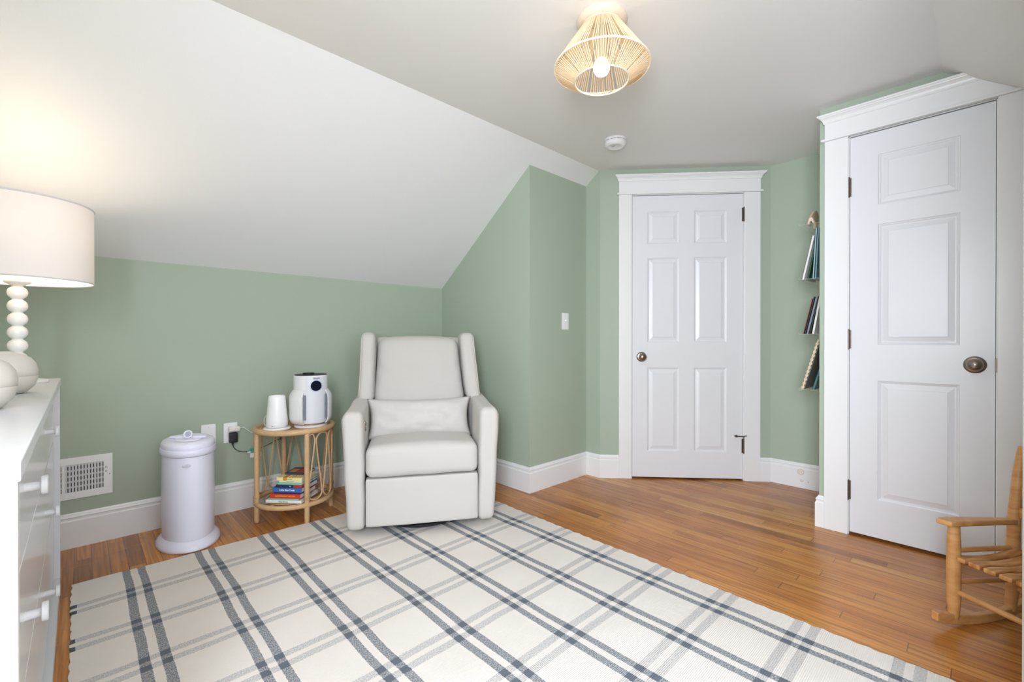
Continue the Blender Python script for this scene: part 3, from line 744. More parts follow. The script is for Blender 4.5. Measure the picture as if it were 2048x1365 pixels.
# ------------------------------------------------------------------ diaper pail
def pail():
    t = thing('diaper_pail', 'tall oval pale lilac-grey diaper pail with ring handle beside the baseboard', 'bin', (0.392, 2.745, 0))
    a, b = 0.107, 0.158; s = b / a
    M().lathe([(0, 0), (a + 0.020, 0), (a + 0.024, 0.006), (a + 0.023, 0.016), (a + 0.014, 0.030), (a + 0.004, 0.040), (a, 0.046), (0, 0.046)], 72, sx=1, sy=s * 0.98, cap=False).build('base', PAIL, t, ang=50)
    bd = M().lathe([(0, 0.046), (a - 0.001, 0.046), (a + 0.001, 0.24), (a - 0.001, 0.441), (0, 0.441)], 72, sy=s, cap=False).build('body', PAIL, t, ang=50)
    lid = M().lathe([(0, 0.441), (a + 0.003, 0.443), (a + 0.007, 0.449), (a + 0.008, 0.462), (a + 0.006, 0.472), (a + 0.002, 0.474), (a + 0.003, 0.478), (a + 0.003, 0.492), (a - 0.002, 0.502), (a - 0.014, 0.509), (a - 0.03, 0.511), (a - 0.034, 0.508), (0.055, 0.507), (0.052, 0.511), (0.02, 0.512), (0, 0.512)], 72, sy=s * 0.985, cap=False).build('lid', PAIL, t, ang=40)
    dvec = Vector((-0.15, -1, 0)).normalized()
    # sliding bar and ring handle
    M().rbox(-0.012, 0.012, -0.085, 0.085, 0.508, 0.5215, 0.006, 6).xf(Matrix.Rotation(R(52), 4, 'Z')).build('handle_bar', PAIL, lid)
    ring = M()
    ring.tube([(0.0165 * math.cos(q), 0, 0.0165 * math.sin(q)) for q in [2 * math.pi * i / 32 for i in range(32)]], 0.0036, 10, closed=True)
    rm = Matrix.Translation((-0.006, -0.03, 0.533)) @ Matrix.Rotation(R(10), 4, 'Z')
    ring.xf(rm).build('ring_handle', PAIL, lid)
    ins = M().lathe([(0, -0.001), (0.0135, -0.001), (0.0135, 0.001), (0, 0.001)], 24, cap=False)
    ins.xf(rm @ Matrix.Rotation(R(90), 4, 'X')).build('ring_insert', mat('ring_insert_grey', (186, 187, 202), 0.2), lid)
    # oval badge
    mtx = frame((-0.030, -0.1555, 0.405), (1, -0.14, 0), (0, 0, 1))
    bdg = M().lathe([(0, 0), (0.017, 0), (0.017, 0.0012), (0.0155, 0.002), (0, 0.002)], 32, sy=0.52, cap=False)
    bdg.xf(mtx).build('badge', mat('badge_plate', (214, 214, 224), 0.25, 0.3), bd)
    text('ubbi', 0.012, mat('badge_lettering', (176, 178, 190), 0.3), bd, mtx @ Matrix.Translation((0, 0, 0.0022)), 'badge_lettering')
pail()

# ------------------------------------------------------------------ rattan table
TC = Vector((0.895, 2.738, 0)); TR = 0.197
def table():
    t = thing('rattan_side_table', 'round rattan side table with looped sides between pail and recliner', 'table', TC)
    tz = 0.500
    circ = lambda r, z, n=72, c=(0, 0): [(c[0] + r * math.cos(2 * math.pi * i / n), c[1] + r * math.sin(2 * math.pi * i / n), z) for i in range(n)]
    top = M().lathe([(0, 0.4955), (TR, 0.4955), (TR, 0.504), (0, 0.504)], 64, cap=False).build('tabletop', RATTANT, t)
    M().tube(circ(TR + 0.003, tz), 0.0155, 12, closed=True).build('tabletop_rim', RATTAN, t)
    M().tube(circ(TR - 0.024, 0.5035), 0.004, 8, closed=True).build('rim_inlay', RATTAN, top)
    M().tube(circ(TR, 0.10), 0.0135, 12, closed=True).build('shelf_ring', RATTAN, t)
    legs = [math.atan2(2.744 - TC.y, 0.695 - TC.x), math.atan2(2.546 - TC.y, 0.892 - TC.x), math.atan2(2.71 - TC.y, 1.095 - TC.x), math.pi / 2]
    for a in legs:
        x, y = TR * math.cos(a), TR * math.sin(a)
        l = M().tube([(x, y, 0.0), (x, y, 0.004), (x, y, 0.05), (x, y, 0.49)], [0.011, 0.0135, 0.0138, 0.0135], 14).build('leg', RATTAN, t)
        w = M()
        for sg in (1, -1):
            w.tube([(x + 0.0165 * math.cos(q) , y + 0.0165 * math.sin(q), 0.10 + sg * 0.014 * math.sin(q - a)) for q in [2 * math.pi * i / 20 for i in range(20)]], 0.0025, 6, closed=True)
        w.tube([(x + 0.0155 * math.cos(q), y + 0.0155 * math.sin(q), 0.128 + 0.001 * q) for q in [2 * math.pi * i / 12 for i in range(37)]], 0.0018, 5)
        w.build('binding', RATTAN, l)
    # spiral scrolls of the lower shelf
    sc = M()
    for rr, cx, cy in ((0.145, 0, 0), (0.105, 0.02, 0.03), (0.065, -0.02, -0.02)):
        sc.tube(circ(rr, 0.104, 48, (cx, cy)), 0.0058, 8, closed=True)
    for q in (0.4, 0.4 + math.pi / 2): sc.tube([(-0.19 * math.cos(q), -0.19 * math.sin(q), 0.094), (0.19 * math.cos(q), 0.19 * math.sin(q), 0.094)], 0.006, 8)
    sc.build('shelf_scrolls', RATTAN, t)
    # looped side panels in three of the four bays
    def on(a, z, dr=0): return ((TR + dr) * math.cos(a), (TR + dr) * math.sin(a), z)
    def bay(a0, a1):
        while a1 < a0: a1 += 2 * math.pi
        n = 3; w = (a1 - a0) / n
        for k in range(n):
            ac = a0 + (k + 0.5) * w; pts = []
            # teardrop: narrow tied neck at the top, wide round bottom
            hw = w * 0.46
            N = 20
            for i in range(N + 1):
                s = i / N; z = 0.445 - 0.285 * s; pts.append(on(ac - hw * (0.10 + 0.90 * (s ** 1.15)), z))
            for i in range(1, 10):
                q = math.pi * i / 10; pts.append(on(ac - hw * math.cos(q), 0.16 - 0.043 * math.sin(q)))
            for i in range(N, -1, -1):
                s = i / N; z = 0.445 - 0.285 * s; pts.append(on(ac + hw * (0.10 + 0.90 * (s ** 1.15)), z))
            M().tube(pts, 0.0042, 7).build('loop', RATTAN, t)
        for k in range(n + 1):
            # arches spring from one neck to the next
            ca = a0 + k * w
            l = ca - 0.5 * w + w * 0.05 if k > 0 else a0 + 0.03; r = ca + 0.5 * w - w * 0.05 if k < n else a1 - 0.03
            pts = []
            for i in range(13):
                q = math.pi * i / 12; a = (l + r) / 2 - (r - l) / 2 * math.cos(q)
                pts.append(on(a, 0.445 + 0.037 * math.sin(q)))
            M().tube(pts, 0.0042, 7).build('arch', RATTAN, t)
    bay(legs[1], legs[2]); bay(legs[2], legs[3]); bay(legs[3], legs[0])
    return t
table()

# stacked picture books on the lower shelf
E_ = Vector((-0.672, 0.741, 0)); G_ = Vector((0.741, 0.672, 0)); P0 = Vector((0.862, 2.541, 0))
def book_mesh_parts(name, label, cat, loc, rz, L, D, T_, cover, pages=(232, 226, 214), group=None, hard=True, rot=None):
    """closed book: local x = spine length (0..L), y = depth (0..D, spine at y=0), z thickness"""
    t = thing(name, label, cat, loc, rz, group)
    if rot: t.rotation_euler = rot
    c = 0.0014
    m = M().box(0, L, 0, D, 0, c).box(0, L, 0, D, T_ - c, T_).box(0, L, 0, c, c, T_ - c)
    m.build('cover', cover, t, smooth=False, bevel=0.0004)
    M().box(0.003, L - 0.003, c, D - 0.004, c, T_ - c).build('page_block', mat('paper_pages', pages, 0.8, noise_amt=0.1, nscale=500), t, smooth=False)
    return t
def cov(name, c): return mat('cover_' + name, c, 0.35)
def stripes_cover():
    m = bpy.data.materials.new('cover_striped_art'); m.use_nodes = True; nt = m.node_tree; b = nt.nodes['Principled BSDF']; b.inputs['Roughness'].default_value = 0.35
    tc = nt.nodes.new('ShaderNodeTexCoord'); sp = nt.nodes.new('ShaderNodeSeparateXYZ'); nt.links.new(tc.outputs['Object'], sp.inputs[0])
    f = mth(nt, 'FRACT', mth(nt, 'MULTIPLY', sp.outputs[0], 70.0))
    s = mth(nt, 'LESS_THAN', f, 0.45)
    n = nt.nodes.new('ShaderNodeTexWhiteNoise'); n.noise_dimensions = '1D'; nt.links.new(mth(nt, 'FLOOR', mth(nt, 'MULTIPLY', sp.outputs[0], 70.0)), n.inputs['W'])
    r = ramp(nt, [(0.0, (206, 92, 60)), (0.35, (222, 160, 60)), (0.7, (120, 130, 110)), (1.0, (200, 120, 90))]); r.color_ramp.interpolation = 'CONSTANT'
    nt.links.new(n.outputs['Value'], r.inputs[0])
    ok = mth(nt, 'MULTIPLY', s, mth(nt, 'MULTIPLY', mth(nt, 'GREATER_THAN', sp.outputs[2], 0.0145), mth(nt, 'MULTIPLY', mth(nt, 'GREATER_THAN', sp.outputs[0], 0.07), mth(nt, 'LESS_THAN', sp.outputs[1], 0.09))))
    c = mixc(nt, ok, rgb((240, 226, 160)), r.outputs[0])
    blk = mth(nt, 'MULTIPLY', mth(nt, 'GREATER_THAN', sp.outputs[0], 0.035), mth(nt, 'LESS_THAN', sp.outputs[0], 0.056))
    c = mixc(nt, blk, c, rgb((214, 146, 40)))
    nt.links.new(c, b.inputs['Base Color']); return m
def stack():
    ang = math.atan2(-E_.y, -E_.x)     # local +x runs from the left end to the right end of the spines
    bk = [  # e_left, length, g0, depth, thick, cover, label, title, title colour, size
        (0.200, 0.200, 0.000, 0.185, 0.015, cov('white', (236, 238, 232)), 'white picture book at the very bottom of the stack in the rattan table', 'Happy Birthday', (60, 70, 80), 0.0085),
        (0.186, 0.168, 0.006, 0.150, 0.008, cov('teal', (134, 184, 172)), 'thin teal book just above the white bottom book in the rattan table', None, None, 0),
        (0.178, 0.170, 0.004, 0.170, 0.024, cov('red', (206, 62, 34)), 'red book with yellow spine title in the rattan table stack', 'GOODNIGHT MOON', (236, 176, 70), 0.0115),
        (0.160, 0.150, 0.010, 0.160, 0.008, cov('navy', (34, 44, 84)), 'thin navy book lying between the red and the blue book', None, None, 0),
        (0.166, 0.166, 0.006, 0.175, 0.024, cov('blue', (58, 104, 176)), 'blue book with white spine title in the rattan table stack', 'Little Blue Truck', (244, 244, 244), 0.0125),
        (0.150, 0.146, 0.012, 0.165, 0.014, cov('dark_blue', (30, 50, 82)), 'dark blue book with red spine end above the blue titled book', None, None, 0),
        (0.142, 0.138, 0.014, 0.160, 0.012, cov('mint', (138, 196, 172)), 'mint green book in the upper part of the rattan table stack', None, None, 0),
        (0.134, 0.128, 0.016, 0.150, 0.011, cov('cream', (240, 238, 206)), 'cream book lying second from top beneath the striped cover', 'Guess How Much', (150, 140, 110), 0.006),
        (0.144, 0.142, 0.010, 0.150, 0.017, stripes_cover(), 'pale yellow book with striped orange cover high on the stack', 'The Very Busy', (150, 120, 60), 0.006),
        (0.128, 0.120, 0.060, 0.110, 0.010, cov('ink', (54, 66, 92)), 'small dark book with red on it lying on top of the stack', None, None, 0)]
    z = 0.1145
    for i, (el, L, g0, D, th, cv, lab, title, tcol, ts) in enumerate(bk):
        o = P0 + E_ * el + G_ * g0
        t = book_mesh_parts('picture_book', lab, 'book', (o.x, o.y, z + 0.0002), ang, L, D, th, cv, group='picture books stacked in the rattan table')
        mt = frame((L * 0.5, -0.0006, th / 2), (1, 0, 0), (0, 0, 1))
        if title: text(title, ts, mat('title_%d' % i, tcol, 0.4), t, mt, 'spine_title', bold=0.0003 if ts > 0.01 else 0)
        if i == 5: M().box(L * 0.68, L + 0.0004, -0.0006, 0.02, 0.0004, th - 0.0004).build('spine_band', cov('red_band', (196, 52, 44)), t, smooth=False); M().lathe([(0, 0), (0.003, 0), (0.003, 0.0005), (0, 0.0005)], 12, cap=False).xf(frame((L * 0.55, -0.0002, th / 2), (1, 0, 0), (0, 0, 1))).build('spine_dot', cov('white_dot', (240, 240, 240)), t)
        if i == 9: M().box(L * 0.45, L * 0.9, 0.01, D * 0.8, th, th + 0.0006).build('cover_picture', cov('red_picture', (190, 66, 50)), t, smooth=False); M().box(L * 0.1, L * 0.4, 0.02, D * 0.7, th, th + 0.0006).build('cover_picture', cov('orange_picture', (220, 140, 60)), t, smooth=False)
        z += th + 0.0004
stack()

# sound machine and air purifier on the table
TT = 0.5045
t = thing('humidifier', 'small white tapered cone device on a disc base on the rattan table', 'humidifier', (0.788, 2.700, TT))
M().lathe([(0, 0), (0.066, 0), (0.070, 0.003), (0.070, 0.008), (0.064, 0.013), (0.05, 0.013), (0, 0.013)], 48, cap=False).build('base_plate', CERAM, t)
M().lathe([(0, 0.013), (0.048, 0.013), (0.0535, 0.018), (0.055, 0.03), (0.054, 0.055), (0.0475, 0.12), (0.0425, 0.178), (0.041, 0.184), (0.037, 0.187), (0.033, 0.186), (0.031, 0.180), (0, 0.178)], 48, cap=False).build('body', PLATE, t, ang=50)
M().lathe([(0, 0), (0.0022, 0), (0.0022, 0.001), (0, 0.001)], 10, cap=False).xf(frame((-0.036, -0.0405, 0.026), (0.75, -0.66, 0), (0, 0, 1))).build('indicator', DARK, t)

def purifier():
    c = (0.958, 2.668, TT); t = thing('air_purifier', 'white and grey cylindrical air purifier with black round display on the rattan table', 'air purifier', c)
    # local -y faces the front; turn it towards the room
    fa = math.atan2(-0.91, -0.25) + math.pi / 2 + R(12)
    t.rotation_euler = (0, 0, fa)
    M().lathe([(0, 0), (0.084, 0), (0.088, 0.004), (0.088, 0.010), (0.082, 0.016), (0, 0.016)], 56, cap=False).build('foot', PURI, t)
    M().lathe([(0, 0.0165), (0.083, 0.0165), (0.083, 0.024), (0, 0.024)], 56, cap=False).build('accent_ring', mat('copper_accent', (176, 140, 118), 0.35, 0.6), t)
    # inner core
    M().lathe([(0, 0.024), (0.088, 0.026), (0.092, 0.04), (0.092, 0.205), (0.0905, 0.215), (0.0905, 0.29), (0.087, 0.294), (0, 0.294)], 64, cap=False).build('core', PURI, t, ang=40)
    M().lathe([(0, 0.2935), (0.086, 0.2935), (0.086, 0.2965), (0.082, 0.298), (0, 0.298)], 56, cap=False).build('top_grille', DARK, t)
    M().lathe([(0, 0.298), (0.030, 0.298), (0.031, 0.305), (0.028, 0.307), (0, 0.307)], 32, c=(-0.012, 0.0, 0), cap=False).build('control_dial', DARK, t)
    # side shells wrap left and right, leaving the flat front plate clear
    prof = [(0.0915, 0.214), (0.097, 0.206), (0.108, 0.190), (0.1125, 0.176), (0.1135, 0.150), (0.1135, 0.060), (0.111, 0.045), (0.100, 0.026), (0.091, 0.022)]
    for a0, a1 in ((-52, 80), (100, 232)):
        n = 30; vs = []; fs = []
        k = len(prof); inner = [(r - 0.007 if 0 < j < k - 1 else r - 0.002, z) for j, (r, z) in enumerate(prof)]
        loop = prof + inner[::-1]; K = len(loop)
        for i in range(n + 1):
            a = R(a0 + (a1 - a0) * i / n)
            for r, z in loop: vs.append((r * math.cos(a), r * math.sin(a), z))
        for i in range(n):
            for j in range(K): fs.append((i * K + j, i * K + (j + 1) % K, (i + 1) * K + (j + 1) % K, (i + 1) * K + j))
        fs.append(tuple(range(K))[::-1]); fs.append(tuple(n * K + j for j in range(K)))
        M().add(vs, fs).build('side_shell', PURI, t, ang=40)
    # front plate
    n = 24; vs = []; fs = []
    rr = 0.0945
    for i in range(n + 1):
        a = R(-90 - 33 + 66 * i / n)
        for r in (rr, rr - 0.004):
            for z in (0.032, 0.287): vs.append((r * math.cos(a), r * math.sin(a), z))
    for i in range(n):
        b = i * 4
        fs += [(b, b + 4, b + 5, b + 1), (b + 2, b + 3, b + 7, b + 6), (b, b + 2, b + 6, b + 4), (b + 1, b + 5, b + 7, b + 3)]
    fs += [(0, 1, 3, 2), (n * 4, n * 4 + 2, n * 4 + 3, n * 4 + 1)]
    fp = M().add(vs, fs).build('front_plate', mat('pearl_grey_plate', (216, 217, 222), 0.35), t, ang=40)
    for sg in (-1, 1):
        g = []
        for i in range(12):
            a = R(-90 + sg * 35.5); g.append((0.0985 * math.cos(a), 0.1065 * math.sin(a), 0.05 + i * 0.0125))
        M().tube(g, 0.0052, 8).build('side_vent', GREYP, t)
    # display at the upper front
    mt = frame((0.0, -0.0935, 0.238), (1, 0, 0), (0, 0, 1))
    dsp = M().lathe([(0, 0), (0.033, 0), (0.033, 0.0045), (0.0305, 0.0055), (0.030, 0.0045), (0, 0.004)], 40, cap=False).xf(mt).build('display_ring', mat('display_bezel', (196, 206, 226), 0.25), t)
    M().lathe([(0, 0.0042), (0.029, 0.0042), (0.029, 0.0052), (0, 0.0058)], 40, cap=False).xf(mt).build('display', mat('display_glass', (14, 18, 36), 0.08), dsp)
    text('Shark', 0.0135, mat('purifier_lettering', (92, 84, 80), 0.4), t, frame((0.003, -0.0951, 0.279), (1, 0, 0), (0, 0, 1)), 'logo_lettering', bold=0.0002, sx=1.15)
purifier()

# ------------------------------------------------------------------ wall fittings
t = thing('blank_wall_plate', 'white blank wall plate partly behind the diaper pail lid', 'wall plate', (0.5255, YK, 0.4625))
M().rbox(-0.035, 0.035, -0.006, 0.0, -0.0575, 0.0575, 0.003, 6).build('plate', PLATE, t)
M().lathe([(0, 0), (0.0025, 0), (0.002, 0.001), (0, 0.0012)], 12, cap=False).xf(frame((0, -0.0058, 0.042), (1, 0, 0), (0, 0, 1))).build('screw', mat('screw_white', (200, 200, 200), 0.4), t)
t = thing('power_outlet', 'white power outlet plate on the green wall left of the rattan table', 'outlet', (0.6335, YK, 0.459))
M().rbox(-0.035, 0.035, -0.006, 0.0, -0.0575, 0.0575, 0.003, 6).build('plate', PLATE, t)
for z in (0.02, -0.02): M().lathe([(0, 0), (0.0165, 0), (0.016, 0.0025), (0, 0.0025)], 24, cap=False).xf(frame((0, -0.006, z), (1, 0, 0), (0, 0, 1))).build('socket', PLATE, t)
def curvepts(P, n=12):
    P = [Vector(p) for p in P]; out = []
    Q = [P[0] * 2 - P[1]] + P + [P[-1] * 2 - P[-2]]
    for i in range(1, len(Q) - 2):
        for k in range(n):
            s = k / n; a, b, c, d = Q[i - 1], Q[i], Q[i + 1], Q[i + 2]
            out.append(0.5 * ((2 * b) + (c - a) * s + (2 * a - 5 * b + 4 * c - d) * s * s + (3 * b - a - 3 * c + d) * s ** 3))
    out.append(P[-1]); return out
t = thing('power_adapter', 'small white plug adapter with white cord in the upper socket', 'adapter', (0.648, YK - 0.0085, 0.482))
M().rbox(-0.028, 0.030, -0.030, 0, -0.014, 0.014, 0.006, 6).build('plug_body', mat('white_plug', (232, 228, 220), 0.4), t)
M().tube(curvepts([(0.028, -0.014, 0.002), (0.05, -0.014, 0.0), (0.085, -0.012, -0.030), (0.12, -0.010, -0.042), (0.165, -0.01, -0.03), (0.205, -0.018, 0.02), (0.16, -0.06, 0.065), (0.125, -0.14, 0.052), (0.112, -0.19, 0.036), (0.106, -0.235, 0.034)]), 0.0022, 8).build('power_cord', PLATE, t)
t = thing('power_adapter', 'black plug adapter with black cord in the lower socket', 'adapter', (0.6425, YK - 0.0085, 0.437))
M().rbox(-0.021, 0.021, -0.034, 0, -0.032, 0.024, 0.004, 6).build('plug_body', DARK, t)
M().tube([(-0.002, -0.018, -0.030), (-0.002, -0.018, -0.048)], [0.006, 0.0035], 10).build('strain_relief', DARK, t)
M().tube(curvepts([(-0.002, -0.018, -0.045), (0.006, -0.016, -0.068), (0.035, -0.012, -0.092), (0.075, -0.010, -0.100), (0.115, -0.010, -0.098), (0.165, -0.010, -0.085), (0.225, -0.03, -0.055), (0.255, -0.05, -0.040)]), 0.002, 8).build('power_cord', DARK, t)
M().rbox(0.247, 0.273, -0.062, -0.038, -0.056, -0.016, 0.004, 5).build('inline_plug', DARK, t)
t = thing('cord_tag', 'small green and white tag hanging on the black cord', 'tag', (0.760, YK - 0.0205, 0.325))
M().box(-0.030, 0.030, -0.001, 0.001, 0.0, 0.026).build('green_half', mat('tag_green', (70, 168, 140), 0.5), t, smooth=False)
M().box(-0.030, 0.030, -0.001, 0.001, -0.028, 0.0).build('white_half', PLATE, t, smooth=False)
M().box(-0.044, -0.026, -0.0012, 0.0012, 0.002, 0.012).build('tab', PLATE, t, smooth=False)
t = thing('light_switch', 'white toggle light switch plate on the green wall near the far door', 'light switch', (2.48, YA, 1.13))
M().rbox(-0.036, 0.036, -0.006, 0, -0.0585, 0.0585, 0.003, 6).build('plate', PLATE, t)
M().rbox(-0.004, 0.005, -0.018, -0.004, -0.001, 0.011, 0.002, 4).build('toggle', PLATE, t)
# register
def register():
    x1, x0, z0, z1 = 0.119, -0.28, 0.232, 0.431
    t = thing('wall_register', 'white metal air register grille on the green wall beside the dresser', 'vent', ((x0 + x1) / 2, YK, (z0 + z1) / 2))
    cx = (x0 + x1) / 2; w = (x1 - x0) / 2; hh = (z1 - z0) / 2
    ox = w - 0.034; oz = hh - 0.034
    m = M().box(-w, w, -0.005, 0, oz, hh).box(-w, w, -0.005, 0, -hh, -oz).box(-w, -ox, -0.005, 0, -oz, oz).box(ox, w, -0.005, 0, -oz, oz)
    div = [0.046, -0.046 - 0.07]
    bx = 0.119 - 0.034 - cx - 0.132 - 0.010   # divider between louvre banks
    m.box(bx - 0.006, bx + 0.006, -0.005, 0, -oz, oz)
    m.build('frame', PLATE, t, smooth=False, bevel=0.0012)
    M().box(-ox, ox, -0.0008, -0.0002, -oz, oz).build('duct_shadow', mat('duct_dark', (26, 28, 44), 0.8), t, smooth=False)
    sl = M(); x = ox - 0.006
    while x > -ox + 0.004:
        if abs(x - bx) > 0.010: sl.box(x - 0.0052, x + 0.0026, -0.0046, -0.0014, -oz, oz)
        x -= 0.0113
    sl.build('louvre_fins', mat('fin_enamel', (214, 212, 214), 0.4), t, smooth=False)
    cb = M()
    for i in range(5):
        z = -oz + (i + 0.5) * 2 * oz / 5 + 0.006; cb.box(-ox, ox, -0.0014, -0.0009, z, z + 0.009)
    cb.build('cross_fins', mat('fin_inner', (186, 188, 196), 0.5), t, smooth=False)
    M().box(w - 0.026, w - 0.0235, -0.0056, -0.0048, 0.008, 0.038).build('lever_slot', DARK, t, smooth=False)
    M().box(w - 0.0275, w - 0.0215, -0.0075, -0.005, 0.018, 0.028).build('lever', PLATE, t, smooth=False)
    M().lathe([(0, 0), (0.0028, 0), (0.002, 0.0012), (0, 0.0013)], 12, cap=False).xf(frame((w - 0.011, -0.005, -0.003), (1, 0, 0), (0, 0, 1))).build('screw', mat('screw_grey', (170, 170, 172), 0.4), t)
register()

# ------------------------------------------------------------------ ceiling fittings
def ceiling_lamp():
    c = (1.452, 1.016, H); t = thing('ceiling_lamp', 'lit ceiling lamp with natural string-wound shade and white ceramic mount', 'ceiling light', c)
    M().lathe([(0, 0), (0.095, 0), (0.096, -0.006), (0.090, -0.016), (0.080, -0.022), (0, -0.022)], 56, cap=False).build('ceiling_mount', mat('mount_cream', (226, 208, 184), 0.5), t)
    M().lathe([(0, -0.022), (0.024, -0.022), (0.024, -0.09), (0.020, -0.135), (0.021, -0.150), (0, -0.150)], 32, cap=False).build('socket', mat('socket_cream', (206, 184, 150), 0.6), t)
    b = M().lathe([(0, -0.1505), (0.020, -0.1505), (0.026, -0.160), (0.031, -0.176), (0.030, -0.190), (0.022, -0.204), (0.010, -0.211), (0, -0.212)], 32, cap=False).build('bulb', BULB, t)
    r1, z1, r2, z2, r3, z3 = 0.074, -0.024, 0.181, -0.180, 0.102, -0.231
    m = M(); n = 116
    random.seed(3)
    for i in range(n):
        a = 2 * math.pi * i / n + random.uniform(-0.006, 0.006); ca, sa = math.cos(a), math.sin(a)
        if i % 12 == 5: continue
        m.tube([(r1 * ca, r1 * sa, z1), (r2 * ca, r2 * sa, z2), (r3 * ca, r3 * sa, z3)], 0.0021, 5)
    sh = m.build('string_shade', CORDG, t, ang=80)
    for r, z, k in ((r1, z1, 0.003), (r2, z2, 0.0036), (r3, z3, 0.0034)):
        M().tube([(r * math.cos(a), r * math.sin(a), z) for a in [2 * math.pi * i / 64 for i in range(64)]], k, 8, closed=True).build('ring', mat('shade_ring', (236, 224, 200), 0.6), sh)
    st = M()
    for k in range(3):
        a = 2 * math.pi * k / 3 + 0.35; ca, sa = math.cos(a), math.sin(a)
        st.tube([(0.024 * ca, 0.024 * sa, -0.03), (r1 * ca * 0.97, r1 * sa * 0.97, z1 - 0.004), (r2 * 0.965 * ca, r2 * 0.965 * sa, z2), (r3 * ca, r3 * sa, z3 + 0.004)], 0.0014, 5)
    st.build('wire_frame', mat('wire_brown', (150, 120, 84), 0.5), sh)
    l = bpy.data.lights.new('ceiling_lamp_light', 'POINT'); l.energy = 1.5; l.color = (1.0, 0.80, 0.60); l.shadow_soft_size = 0.035
    o = bpy.data.objects.new('ceiling_lamp_light', l); COL.objects.link(o); o.parent = t; o.location = (0, 0, -0.185)
ceiling_lamp()
t = thing('smoke_detector', 'round white smoke detector on the ceiling in front of the far door', 'smoke detector', (2.377, 1.562, H))
M().lathe([(0, 0), (0.066, 0), (0.066, -0.010), (0.063, -0.012), (0, -0.012)], 48, cap=False).build('mount', PLATE, t)
M().lathe([(0, -0.012), (0.0585, -0.012), (0.0585, -0.017), (0, -0.017)], 48, cap=False).build('sensor_slots', mat('slot_grey', (120, 120, 120), 0.6), t)
m = M()
for k in range(10):
    a0 = 2 * math.pi * k / 10; vs = []
    for a in (a0, a0 + 0.12):
        for r in (0.056, 0.0635):
            for z in (-0.011, -0.018): vs.append((r * math.cos(a), r * math.sin(a), z))
    m.add(vs, [(0, 1, 3, 2), (4, 6, 7, 5), (0, 4, 5, 1), (2, 3, 7, 6), (0, 2, 6, 4), (1, 5, 7, 3)])
m.lathe([(0, -0.0165), (0.064, -0.0165), (0.065, -0.020), (0.062, -0.032), (0.052, -0.041), (0.046, -0.043), (0.043, -0.041), (0.0, -0.041)], 48, cap=False)
cv = m.build('cover', PLATE, t, ang=40)
M().lathe([(0, 0), (0.012, 0), (0.011, -0.002), (0, -0.0025)], 24, (-0.018, 0.004, -0.041), cap=False).build('test_button', mat('button_grey', (196, 196, 194), 0.5), cv)

# ------------------------------------------------------------------ display ledges with books on the closet side wall
def ledge(z, label):
    t = thing('display_ledge', label, 'shelf', (2.97, YG, z), 0, 'clear picture ledges')
    m = M().box(0, 0.34, 0.001, 0.125, -0.004, 0).box(0, 0.34, 0.001, 0.004, 0, 0.05).box(0, 0.34, 0.121, 0.125, 0, 0.006)
    m.build('ledge_body', ACRYL, t, smooth=False)
ZL = (1.655, 1.346, 1.033, 0.718)
for z, s in zip(ZL, ('clear acrylic wall ledge holding the wooden arch, highest of the ledges', 'clear acrylic wall ledge under the white and light blue books', 'clear acrylic wall ledge under the dark and red books', 'clear acrylic wall ledge under the toothed panel, lowest of the ledges')):
    ledge(z, s)
def leaning(name, label, cat, z, yb, yt, hgt, th, L, cover, x0=3.0, pages=(236, 232, 224), kind='book', group='books standing on the picture ledges'):
    """stands on its edge and leans to the wall: yb bottom distance, yt top distance (world y)"""
    lean = math.asin(max(-1, min(1, (yb - yt) / hgt)))
    t = thing(name, label, cat, (x0, yb, z + 0.0005), 0, group)
    t.rotation_euler = (lean, 0, 0)      # tilts the local z axis towards -y
    if kind == 'book':
        c = 0.0012
        M().box(0, L, -c, 0, 0, hgt).box(0, L, -th, -th + c, 0, hgt).box(0, c, -th, 0, 0, hgt).build('cover', cover, t, smooth=False)
        M().box(c, L, -th + c, -c, 0.002, hgt - 0.002).build('page_block', mat('paper_pages', pages, 0.8), t, smooth=False)
    return t
G = 'books standing on the picture ledges'
def lift(th, a): return th * math.sin(a)
leaning('board_book', 'white book with green back leaning outermost on the second ledge', 'book', ZL[1] + 0.000, 0.719, 0.668, 0.250, 0.012, 0.20, cov('white_book', (232, 230, 224)), 3.0)
leaning('board_book', 'light blue tall book behind the white leaning book', 'book', ZL[1], 0.668, 0.652, 0.285, 0.008, 0.22, cov('light_blue', (150, 186, 190)), 3.0)
leaning('board_book', 'deeper blue book between light blue book and wall, second ledge', 'book', ZL[1], 0.657, 0.643, 0.285, 0.009, 0.22, cov('steel_blue', (112, 150, 164)), 3.0)
leaning('board_book', 'dark green book standing behind the white book on the second ledge', 'book', ZL[1], 0.700, 0.6655, 0.20, 0.007, 0.16, cov('forest_green', (28, 84, 44)), 3.035)
leaning('board_book', 'thin red book leaning outermost on the third ledge', 'book', ZL[2], 0.712, 0.668, 0.205, 0.004, 0.18, cov('crimson', (176, 60, 66)), 3.0)
leaning('board_book', 'black and teal book just behind the thin red one', 'book', ZL[2], 0.706, 0.660, 0.216, 0.006, 0.18, cov('black_teal', (40, 66, 62)), 3.0)
leaning('board_book', 'grey book in the middle of the third ledge', 'book', ZL[2], 0.697, 0.652, 0.212, 0.011, 0.18, cov('grey_book', (128, 136, 140)), 3.0)
leaning('board_book', 'black topped book beside the tall white one on the third ledge', 'book', ZL[2], 0.683, 0.6405, 0.216, 0.007, 0.18, cov('charcoal', (52, 54, 58)), 3.0)
leaning('board_book', 'tall white book nearest the wall on the third ledge', 'book', ZL[2], 0.670, 0.632, 0.235, 0.012, 0.18, cov('ivory', (230, 228, 220)), 3.0)
